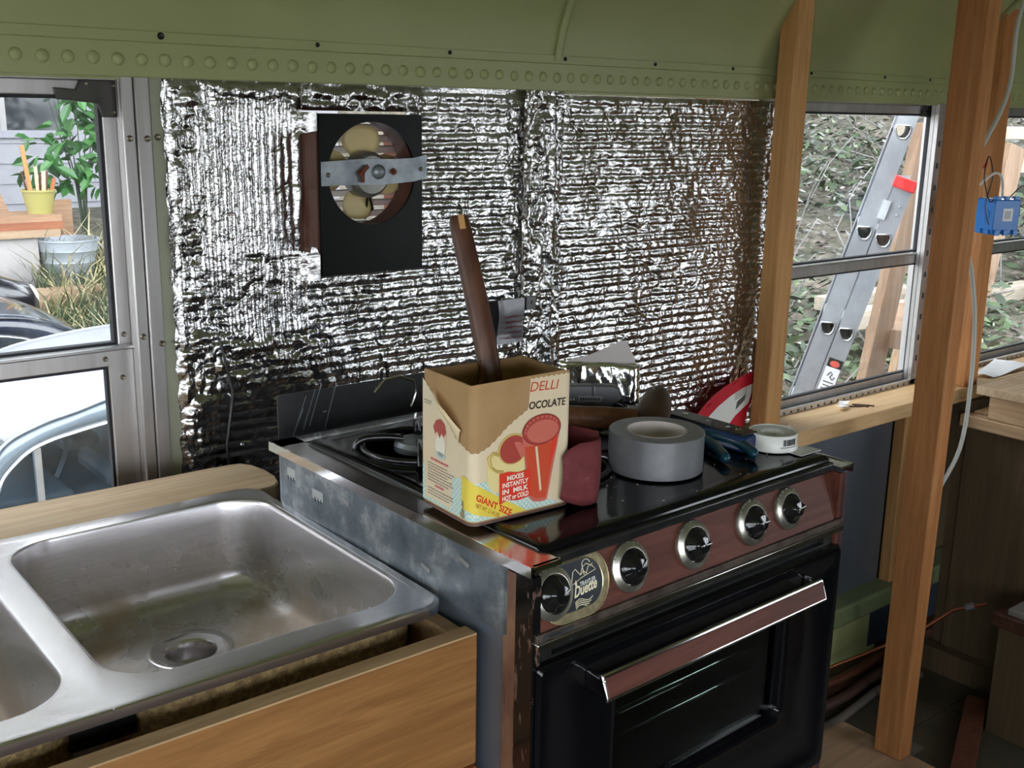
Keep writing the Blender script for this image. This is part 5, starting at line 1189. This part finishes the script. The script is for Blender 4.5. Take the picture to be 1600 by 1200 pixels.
# ---- extension ladder leaning against the bus side
RD = Vector((math.sin(math.radians(56)), math.cos(math.radians(56)), 0)); HH = Vector((RD.y, -RD.x, 0))     # rung direction, rail-plane horizontal
SL = .275
LD = (HH*SL + Vector((0, 0, 1))).normalized(); LS = (HH - Vector((0, 0, SL))).normalized()
P0 = Vector((2.9015, 1.80, 0)) + HH*(-.011-1.514*SL)       # foot line of the fly section, extended to z = 0
gz_ = -.92
L0 = P0 + HH*(SL*gz_) + Vector((0, 0, gz_))
lad = thing('extension_ladder', 'aluminium extension ladder with D shaped rungs leaning outside the right window', 'ladder', L0)
M['ladder'] = mat('weathered_aluminium', (.42, .43, .46), .45, .55, c2=(.34, .35, .38), scale=9)
def zpos(z): return HH*(SL*(z-gz_)) + Vector((0, 0, z-gz_))
W_ = .054
def dshape(s):
    s *= 1.25
    return [(-.0135*s, .012*s), (.0135*s, .012*s), (.0155*s, .006*s), (.012*s, -.007*s), (.0055*s, -.0145*s), (-.0055*s, -.0145*s), (-.012*s, -.007*s), (-.0155*s, .006*s)]
FZS = [1.514-.293*k for k in range(-2, 6)]; BZS = [1.201-.288*k for k in range(0, 7)]; UPZ = Vector((0, 0, 1))
def rail(off, za, zb, y):
    a, b_ = zpos(za)+HH*off+RD*y, zpos(zb)+HH*off+RD*y
    m = MB(); zs_ = sorted(z for z in (FZS if off == 0 else BZS) if za+.03 < z < zb-.03)
    P_ = lambda z, x: zpos(z)+HH*(off+x)+RD*y
    hw_ = W_/2*1.037; lo = za                                        # web between openings, then a D-shaped frame round each opening
    for z in zs_ + [None]:
        top_ = zb if z is None else z-.028
        m.add([P_(lo, -hw_)-RD*.0012, P_(lo, hw_)-RD*.0012, P_(top_, hw_)-RD*.0012, P_(top_, -hw_)-RD*.0012, P_(lo, -hw_)+RD*.0012, P_(lo, hw_)+RD*.0012, P_(top_, hw_)+RD*.0012, P_(top_, -hw_)+RD*.0012], [(0, 1, 2, 3), (7, 6, 5, 4), (0, 4, 5, 1), (3, 2, 6, 7), (0, 3, 7, 4), (1, 5, 6, 2)])
        if z is None: break
        c = zpos(z)+HH*off+RD*y; d8 = [c+HH*p[0]+UPZ*p[1] for p in dshape(1.0)]
        o8 = [P_(z+.028, -hw_*.75), P_(z+.028, hw_), P_(z+.008, hw_), P_(z-.010, hw_), P_(z-.028, hw_), P_(z-.028, -hw_), P_(z-.010, -hw_), P_(z+.008, -hw_)]; o8[0] = P_(z+.028, -hw_)
        m.loft([[p-RD*.0012 for p in o8], [p-RD*.0012 for p in d8], [p+RD*.0012 for p in d8], [p+RD*.0012 for p in o8]], caps=False)
        lo = z+.028
    for s in (-1, 1): m.obox((a+b_)/2+LS*s*(W_/2-.002)+RD*.012*(1 if y < .1 else -1), (b_-a)/2, LS*.0016, RD*.012)
    return m.build('rail', M['ladder'], lad)
FLY, BAS = .0, .0605
for y in (0, .38): rail(FLY, -.30, 2.30, y); rail(BAS, gz_, 1.372, y)
UPZ = Vector((0, 0, 1))
def rungs(off, zs):
    for z in zs:
        c = zpos(z)+HH*off
        ring = lambda k_, d: [c+HH*p[0]+UPZ*p[1]+RD*d for p in dshape(k_)]
        rg_ = MB().loft([ring(1.08, -.0035), ring(1.08, .383), ring(.98, .383), ring(.98, -.0035), ring(1.08, -.0035)], caps=False).build('rung', M['ladder'], lad)
        MB().tube([c+HH*p[0]+UPZ*p[1]-RD*.004 for p in dshape(1.1)], .0024, 6, closed=True).build('rung_collar', M['alum_b'], rg_, smooth=60)
rungs(FLY, FZS)
rungs(BAS, BZS)
M['redcap'] = mat('red_plastic_cap', (.70, .03, .03), .4)
c = zpos(1.365)+HH*BAS
MB().obox(c-RD*.004, LS*.032-UPZ*.002, RD*.010, LD*.017).build('end_cap', M['redcap'], lad, bevel=.003)
MB().obox(zpos(1.29)+HH*(BAS-.030)-RD*.006, LS*.011, RD*.004, LD*.028).build('guide_bracket', M['alum_b'], lad)
for z in (1.30, 1.275): MB().lathe([(.0001, 0), (.004, 0), (.003, .003), (.0001, .003)], zpos(z)+HH*(BAS+.010)-RD*.002, -RD, 10).build('rivet', M['alum_b'], lad)
c = zpos(.770)+HH*(BAS+.002)-RD*.0022
lb = MB().obox(c, LS*.022, RD*.0006, LD*.062).build('warning_sticker', M['white_paper'], lad)
MB().obox(c+LD*.050-RD*.0007, LS*.022, RD*.0005, LD*.014).build('sticker_header', M['black'], lb)
MB().prism([(.015*math.cos(a), .010*math.sin(a)) for a in [2*PI*i/16 for i in range(16)]], c+LD*.048-RD*.0013, LS, LD, RD*-.0004).build('sticker_oval', mat('red_oval', (.65, .10, .07), .5), lb)
MB().tube([c+LS*p[0]+LD*p[1]-RD*.0012 for p in ((-.010, .008), (-.003, .022), (.004, .015), (-.001, .006), (.008, -.002), (.013, .008))], .0018, 5).build('sticker_symbol', M['black'], lb)
for k in range(4): MB().obox(c-LD*(.012+.011*k)-RD*.0008, LS*(.016-.003*(k % 2)), RD*.0004, LD*.0016).build('sticker_print', M['grey_metal'], lb)

# ---- timber steps and rail fence on the bank
M['deck'] = wood('weathered_timber', (.17, .105, .065), (.25, .165, .11), 'z', 4, .7, .2)
M['deck_lt'] = wood('new_timber', (.34, .22, .13), (.42, .29, .18), 'z', 4, .6, .2)
t = thing('timber_steps', 'rough timber step frame standing on the bank behind the ladder', 'timber steps', (4.15, 2.6, .0))
def off(p): return Vector(p)-Vector((4.15, 2.6, 0))
d_ = Vector((.225, 0, 1)).normalized()
for (bx, by, zr, ztop), mt in (((4.085, 2.60, .43, 1.52), M['deck']), ((4.83, 2.90, .45, 1.15), M['deck_lt'])):
    zg = float(terrain(bx-.1, by))-.05
    p0 = Vector((bx+.225*(zg-zr), by, zg)); p1 = Vector((bx+.225*(ztop-zr), by, ztop))
    MB().beam(off(p0), off(p1), .045, .13 if by < 2.7 else .10, up=(1, 0, 0)).build('stringer', mt, t, bevel=.004)
for z in (.625, .25):
    a_ = Vector((4.13+.225*(z-.43), 2.60, z)); b_ = Vector((4.83+.225*(z-.45), 2.90, z))
    MB().beam(off(a_), off(b_), .16, .085).build('step', M['deck'], t, bevel=.004)
t = thing('rail_fence', 'weathered board rail fence running along the bank', 'fence', (6.2, 3.4, 0))
for x0, x1, y, z, h in ((5.15, 9.5, 3.40, .47, .10), (5.22, 6.2, 3.62, .52, .08), (5.92, 9.5, 3.40, 1.30, .13), (5.86, 9.5, 3.62, 1.47, .08)):
    MB().box(x0-6.2, x1-6.2, y-3.4-.02, y-3.4+.10, z-h/2, z+h/2).build('rail', wood('grey_rail', (.26, .22, .17), (.36, .31, .25), 'x', 4, .7, .2) if 'grail' not in M else M['grail'], t, bevel=.004)
    M['grail'] = D.materials['grey_rail']
for x, le, w in ((6.35, .20, .19), (7.6, .0, .1), (9.0, 0, .1)):
    MB().beam((x-6.2-le*.4, -.06, float(terrain(x, 3.4))-.1), (x-6.2+le, -.06, 1.40), w, .06, up=(0, 1, 0)).build('post', M['deck'], t, bevel=.004)
# ---- parked cars
M['tyre'] = mat('tyre_rubber', (.012, .012, .012), .8); M['carglass'] = glass('car_glass', (.86, .92, .96), 1.3); M['seat'] = mat('dark_car_interior', (.03, .034, .038), .7)
def car(label, loc, rz, sc, paint, roofc, headliner):
    c = thing('parked_car', label, 'car', loc, rz, 'cars parked beside the bus'); c.scale = (sc, sc, sc)
    out = [(1.36, .955), (1.41, 1.08), (1.49, 1.24), (1.628, 1.306), (1.77, 1.338), (1.93, 1.374), (2.3, 1.41), (2.9, 1.41), (3.28, 1.35), (3.58, 1.18), (3.78, .985)]
    of = fine_profile(out, 5)
    win = [(1.44, .965), (1.455, 1.05), (1.482, 1.128), (1.527, 1.18), (1.587, 1.225), (1.657, 1.25), (1.739, 1.266), (1.922, 1.291), (2.3, 1.318), (2.85, 1.318), (3.2, 1.25), (3.42, 1.10), (3.50, .965)]
    wf_ = fine_profile(win, 4)
    # lower body
    sec = lambda x, y0, y1, zb, zt, r: [(x, p[0], p[1]) for p in [(q[0], q[1]) for q in rrect(y0, y1, zb, zt, r, 0, 4)]]
    rings = [sec(.0, .12, 1.28, .42, .70, .08), sec(.06, .06, 1.34, .34, .80, .12), sec(.30, .02, 1.38, .30, .88, .14), sec(1.0, .0, 1.40, .28, .93, .13), sec(1.40, .0, 1.40, .26, .965, .09), sec(2.6, .0, 1.40, .26, .975, .09), sec(3.75, .0, 1.40, .28, .985, .11), sec(4.3, .03, 1.37, .32, .90, .13), sec(4.48, .08, 1.32, .42, .78, .10)]
    body = MB().loft(rings).build('body', paint, c, smooth=50)
    def sheet(i0, i1, name, mt, inset=0.0):
        P_ = np.zeros((i1-i0, 13, 3))
        for a, (x, z) in enumerate(of[i0:i1]):
            for j in range(13):
                s = j/12*2-1; P_[a, j] = (x - .06*(1-s*s)*(1 if x < 1.7 else 0), .69+s*.59, z + .035*(1-s*s)*(1 if z > 1.2 else .3))
        o = grid_mesh(name, P_, mt, c); so = o.modifiers.new('thick', 'SOLIDIFY'); so.thickness = .012; return o
    sheet(0, 12, 'windscreen', M['carglass']); sheet(11, 41, 'roof', roofc); sheet(40, len(of), 'rear_window', M['carglass'])
    for ys, sg in ((.10, -1), (1.28, 1)):
        # side frame between roof edge and window opening
        n = 60
        def samp(pr, t):
            k = t*(len(pr)-1); i = min(int(k), len(pr)-2); f = k-i; return (lerp(pr[i][0], pr[i+1][0], f), lerp(pr[i][1], pr[i+1][1], f))
        P_ = np.zeros((2, n+1, 3))
        for k in range(n+1):
            a = samp(of, k/n); b_ = samp(wf_, k/n); P_[0, k] = (a[0], ys, a[1]); P_[1, k] = (b_[0], ys-.004*sg*-1, b_[1])
        o = grid_mesh('side_frame', P_, paint, c); so = o.modifiers.new('thick', 'SOLIDIFY'); so.thickness = .012
        poly = [(x, z) for x, z in wf_]
        MB().prism(poly, (0, ys-.001*sg, 0), (1, 0, 0), (0, 0, 1), (0, .003*sg, 0)).build('side_glass', M['carglass'], c)
        MB().tube([(x, ys+.012*sg, z) for x, z in wf_], .0085, 6).build('window_trim', M['chrome'], c, smooth=60)
        MB().tube([(x, ys+.010*sg, z+.012) for x, z in of[8:48]], .008, 6).build('drip_rail', paint, c, smooth=60)
        MB().box(1.600, 1.625, ys-.012, ys+.012, .96, 1.235).build('vent_post', M['alum_b'], c)
        MB().box(2.45, 2.50, ys-.012, ys+.012, .96, 1.315).build('pillar', paint, c)
        MB().box(1.40, 3.6, ys-.02, ys+.02, .945, .972).build('belt_moulding', M['chrome'], c)
    for x, y in ((1.9, .2), (1.9, .75), (2.9, .2)):
        MB().box(x, x+.16, y, y+.42 if x < 2.5 else 1.2, .5, 1.06).build('seat', M['seat'], c, bevel=.04)
    MB().box(1.46, 3.55, .125, 1.255, .96, .992).build('cabin_floor', M['seat'], c); MB().box(1.43, 1.75, .14, 1.24, .985, 1.03).build('dashboard', M['seat'], c, bevel=.02)
    MB().lathe([(.17, -.012), (.19, 0), (.17, .012)], (1.72, .5, 1.0), (-.8, 0, .6), 20, closed=True).build('steering_wheel', M['seat'], c)
    for x in (.85, 3.7):
        for y in (.02, 1.23):
            w_ = MB().lathe([(.20, 0), (.31, 0), (.33, .02), (.33, .13), (.31, .15), (.20, .15)], (x, y, .33), (0, 1, 0), 28, closed=True).build('tyre', M['tyre'], c, smooth=40)
            MB().lathe([(.0001, .01), (.20, .01), (.20, .13), (.0001, .13)], (x, y, .33), (0, 1, 0), 20).build('hub_cap', M['chrome_w'], w_, smooth=40)
    for y in (.22, 1.18): MB().lathe([(.10, .0), (.095, .02), (.06, .045), (.0001, .055)], (.035, y, .68), (-1, 0, .05), 20).build('headlight', mat('headlight_lens', (.80, .80, .78), .15) if 'lens' not in M else M['lens'], c, smooth=60); M['lens'] = D.materials['headlight_lens']
    for x in (-.06, 4.52): MB().box(x-.05, x+.05, .05, 1.35, .42, .54).build('bumper', M['chrome'], c, bevel=.03)
    return c
carpaint = lambda n, col, r=.18: mat(n, col, r, .0, coat=.8)
pa = carpaint('grey_blue_car_paint', (.14, .175, .21)); pb = mat('white_car_roof', (.20, .205, .24), .4, spec=.3); pc = carpaint('dark_navy_paint', (.012, .016, .028)); pd = carpaint('black_car_paint', (.006, .006, .010))
car('grey-blue vintage car with a pale roof parked nearest the bus window', (-.55, 4.0, -.915), 0, 1.0, pa, pb, pb)
car('dark navy car parked behind the pale-roofed car', (-1.20, 6.4, -.915), 0, .915, pc, pc, pc)
car('black car with a pale headlight parked by the grass', (2.36, 9.95, -.585), PI, 1.02, pd, pd, pd)

# ---- house, junk pile and plants in the yard
t = thing('house', 'pale lap sided house with a dark window beyond the yard', 'house', (1.5, 13.0, .0))
M['siding'] = mat('pale_grey_siding', (.33, .33, .36), .6, c2=(.29, .29, .32), scale=4)
for k in range(20): MB().add([(-7, .0, -.2+k*.22), (6, 0, -.2+k*.22), (6, .02, .02+k*.22), (-7, .02, .02+k*.22), (-7, .06, -.2+k*.22), (6, .06, -.2+k*.22), (6, .06, .02+k*.22), (-7, .06, .02+k*.22)], [(0, 1, 2, 3), (7, 6, 5, 4), (0, 4, 5, 1), (3, 2, 6, 7), (0, 3, 7, 4), (1, 5, 6, 2)]).build('siding_board', M['siding'], t)
MB().box(-7, 6, .06, .2, -.9, 4.2).build('wall_core', M['siding'], t)
w_ = MB().frame(.9, 2.52, 1.18, 2.5, .98, 2.44, 1.26, 2.42, -.05, .02).build('window', mat('grey_window_frame', (.30, .30, .34), .5), t)
MB().box(.98, 1.80, -.01, .0, 1.26, 2.42).build('pane', mat('pale_curtained_pane', (.30, .38, .38), .1), w_); MB().box(1.86, 2.44, -.01, .0, 1.26, 2.42).build('pane', mat('dark_house_pane', (.03, .035, .04), .08), w_)
MB().box(1.80, 1.86, -.04, .0, 1.26, 2.42).build('mullion', mat('grey_mullion', (.34, .33, .33), .5), w_)
MB().box(-7.3, 6.3, -.5, 4, 4.2, 4.35).build('roof_eave', M['siding'], t)
# leafy shrub
t = thing('leafy_shrub', 'bright green broad leaved shrub growing against the house', 'shrub', (3.55, 11.2, float(terrain(3.55, 11.2))))
m = MB(); me = MB().add([(0, 0, 0), (.035, .028, .008), (.085, .030, .004), (.13, 0, -.012), (.085, -.030, .004), (.035, -.028, .008), (.065, 0, -.006)], [(0, 1, 6), (1, 2, 6), (2, 3, 6), (3, 4, 6), (4, 5, 6), (5, 0, 6)]).mesh('leaf')
for mtn in ('a', 'b'): pass
lm = [mat('shrub_leaf_a', (.030, .11, .025), .35), mat('shrub_leaf_b', (.06, .17, .045), .35)]
mes = []
for k in range(2):
    q = me.copy(); q.materials.append(lm[k]); mes.append(q)
rr = random.Random(21)
for k in range(290):
    a = rr.uniform(0, 2*PI); zz = rr.uniform(.55, 1.65); rad = .42*math.sqrt(rr.random())*(1.0 if zz < 1.0 else .9); cx = .10*(zz-1.0) + (-.10 if zz < 1.05 else .12)
    o = link(D.objects.new('leaf', mes[k % 2]), t); o.location = (cx+rad*math.cos(a), rad*math.sin(a)*.6, zz); o.rotation_euler = (rr.uniform(-.8, .8), rr.uniform(-.2, 1.1), rr.uniform(0, 2*PI)); s = rr.uniform(1.0, 1.7); o.scale = (s, s, s)
for k in range(7):
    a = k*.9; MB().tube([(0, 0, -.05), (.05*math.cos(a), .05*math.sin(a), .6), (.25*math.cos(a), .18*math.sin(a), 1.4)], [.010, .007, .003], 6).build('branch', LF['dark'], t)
# bucket of sticks on a plank pile
tz = float(terrain(2.8, 10.0)); M['ply_old'] = wood('old_plywood', (.24, .14, .085), (.32, .20, .125), 'x', 3, .7, .15)
M['ply_red'] = wood('faded_red_plank', (.20, .075, .04), (.27, .11, .06), 'x', 4, .7, .1); M['ply_pale'] = wood('faded_pale_plank', (.28, .19, .12), (.36, .26, .17), 'x', 4, .7, .1)
for k, (x0, x1, y0, y1, z0, z1, mt, lb) in enumerate(((1.9, 2.95, 9.9, 10.35, .56, .60, 'ply_old', 'top plank of the stack under the yellow bucket'), (1.8, 2.95, 9.85, 10.4, .50, .54, 'ply_red', 'reddish plank second in the stack under the bucket'), (1.8, 2.90, 9.8, 10.35, .44, .48, 'ply_pale', 'pale plank at the bottom of the stack under the bucket'))):
    tag(MB().box(x0, x1, y0, y1, z0, z1+.02).build('plank', M[mt]), lb, 'plank')
tag(MB().box(1.8, 2.72, 9.85, 10.4, -.60, .44).build('concrete_block_wall', mat('grey_block', (.34, .32, .31), .8, c2=(.28, .26, .26), scale=3)), 'grey block base under the plank stack in the yard', 'block wall')
tag(MB().add([(1.7, 10.42, .60), (2.66, 10.42, .60), (2.56, 10.60, .98), (1.7, 10.6, 1.05), (1.7, 10.45, .60), (2.66, 10.45, .60), (2.56, 10.63, .98), (1.7, 10.63, 1.05)], [(0, 1, 2, 3), (7, 6, 5, 4), (0, 4, 5, 1), (3, 2, 6, 7), (0, 3, 7, 4), (1, 5, 6, 2)]).build('plywood_offcut', M['ply_old']), 'leaning plywood offcut behind the yellow bucket', 'plywood')
t = thing('yellow_bucket', 'yellow plastic bucket full of wooden stakes in the yard', 'bucket', (2.815, 10.05, .62))
M['ybucket'] = mat('yellow_bucket_plastic', (.30, .27, .085), .45)
MB().lathe([(.0001, 0), (.10, 0), (.135, .19), (.145, .19), (.145, .205), (.13, .205), (.095, .01), (.0001, .01)], n=28).build('shell', M['ybucket'], t, smooth=40)
for k, (dx, dy, tx, ty, h, w, mt) in enumerate(((-.05, 0, -.10, .02, .58, .034, 'fir2'), (.0, .02, .0, .03, .40, .026, 'pine_x'), (.03, -.02, .055, 0, .36, .03, 'pine_x'), (.05, .02, .10, .05, .36, .02, 'brownwood'), (.06, -.02, .14, 0, .30, .03, 'redwood'), (-.06, .03, -.12, .02, .36, .014, 'brown_dk'), (.02, .05, .04, .06, .34, .015, 'brownwood'))):
    o = MB().beam((2.815+dx, 10.05+dy, .65), (2.815+tx, 10.05+ty, .62+h), w, w*.6, up=(0, 1, 0)).build('wooden_stake', M[mt]); tag(o, ('tall reddish stake, longest in the yellow bucket', 'pale square stake in the middle of the yellow bucket', 'pale wedge stake beside the square one in the bucket', 'dark brown thin lath in the yellow bucket', 'short red stake leaning out of the yellow bucket', 'thin blackish rod at the edge of the yellow bucket', 'slim brown lath at the back of the yellow bucket')[k], 'stake', 'stakes in the yellow bucket')
t = thing('wash_tub', 'galvanised round wash tub among weeds in the yard', 'wash tub', (2.98, 9.9, float(terrain(2.98, 9.9))))
tb_ = M['tub'] = mat('pale_galvanised_tub', (.34, .37, .41), .5, .35, c2=(.28, .31, .34), scale=12)
zb = .10-float(terrain(2.98, 9.9))
MB().lathe([(.0001, 0), (.19, 0), (.215, zb+.10), (.222, zb+.11), (.219, zb+.13), (.235, zb+.20), (.245, zb+.21), (.243, zb+.22), (.256, zb+.29), (.264, zb+.295), (.264, zb+.31), (.25, zb+.31), (.185, .03), (.0001, .03)], n=36).build('shell', tb_, t, smooth=40)
for s in (-1, 1): MB().tube([(s*.255, -.04, zb+.24), (s*.285, -.035, zb+.22), (s*.285, .035, zb+.22), (s*.255, .04, zb+.24)], .006, 6).build('handle', tb_, t)
tag(MB().box(2.93, 3.20, 10.42, 10.46, float(terrain(3.05, 10.44))-.05, .70).build('old_board', M['ply_old']), 'weathered board standing behind the wash tub', 'board')
tag(MB().box(2.45, 3.12, 9.45, 9.55, float(terrain(2.8, 9.5))-.1, float(terrain(2.8, 9.5))+.20).build('landscape_timber', M['ply_pale']), 'pale landscape timber edging the weeds', 'timber')
# grass and weeds
def blades(name, label, n, mt, hmin, hmax, seed, xr, yr, bend=.5):
    r = np.random.default_rng(seed); V = []; F = []
    for k in range(n):
        y = r.uniform(*yr); x = y*r.uniform(*xr); z = float(terrain(x, y)); h = r.uniform(hmin, hmax); a = r.uniform(0, 2*PI); w = .006+.004*r.random()
        dx, dy = math.cos(a), math.sin(a); i = len(V)
        for t_, ww in ((0, 1), (.5, .8), (1, .1)):
            px_, py_ = x+dx*bend*h*t_*t_, y+dy*bend*h*t_*t_; V += [(px_-dy*w*ww, py_+dx*w*ww, z+h*t_*(1-.25*t_*bend)), (px_+dy*w*ww, py_-dx*w*ww, z+h*t_*(1-.25*t_*bend))]
        F += [(i, i+1, i+3, i+2), (i+2, i+3, i+5, i+4)]
    tag(MB().add(V, F).build(name, mt), label, 'grass', kind='stuff')
blades('green_weeds', 'green weeds growing around the wash tub', 1500, LF['green'], .12, .45, 31, (.262, .36), (8.6, 10.3))
blades('dry_grass', 'dry straw coloured grass stalks among the weeds', 500, mat('straw', (.48, .42, .24), .6), .2, .7, 32, (.265, .36), (8.4, 10.2), .9)

# ---- unseen trees added to cut sky light on the yard and bank
def added_shade_tree(label, x, y, h, rad, n, seed):
    z = float(terrain(x, y)); t = thing('added_shade_tree', label, 'tree', (x, y, z), 0, 'unseen trees added for shade')
    MB().tube([(0, 0, -.2), (.1, .05, h*.4), (.05, -.1, h*.75), (.1, 0, h)], [.22, .17, .11, .04], 10).build('trunk', M['brown_dk'], t, smooth=60)
    r = np.random.default_rng(seed)
    for k in range(6):
        a = k*1.05; MB().tube([(0, 0, h*.5), (rad*.4*math.cos(a), rad*.4*math.sin(a), h*.68), (rad*.8*math.cos(a), rad*.8*math.sin(a), h*.78)], [.09, .06, .02], 6).build('bough', M['brown_dk'], t)
    def samp(rr_, m_):
        q = rr_.normal(0, 1, (m_, 3)); q /= np.linalg.norm(q, axis=1)[:, None]; q *= (rr_.random(m_)**.4)[:, None]*np.array([rad, rad, rad*.45]); return q + np.array([0, 0, h*.82])
    o = leaf_cloud('foliage', None, n, LF['green'], .20, seed, samp); o.parent = t
    if 'category' in o: del o['category']
for a in (('tall shade tree over the parked cars', -2.5, 9.5, 7.5, 4.2, 2400, 71), ('tall shade tree behind the junk pile', 5.2, 10.5, 8.5, 4.5, 2600, 72), ('tall shade tree above the bank', 8.0, 7.0, 9.0, 4.2, 2400, 73), ('tall shade tree high on the bank', 12.5, 6.5, 12, 4.5, 2400, 74), ('tall shade tree behind the house corner', 2.0, 6.6, 7.6, 3.4, 0, 75)):
    if a[5]: added_shade_tree(*a)
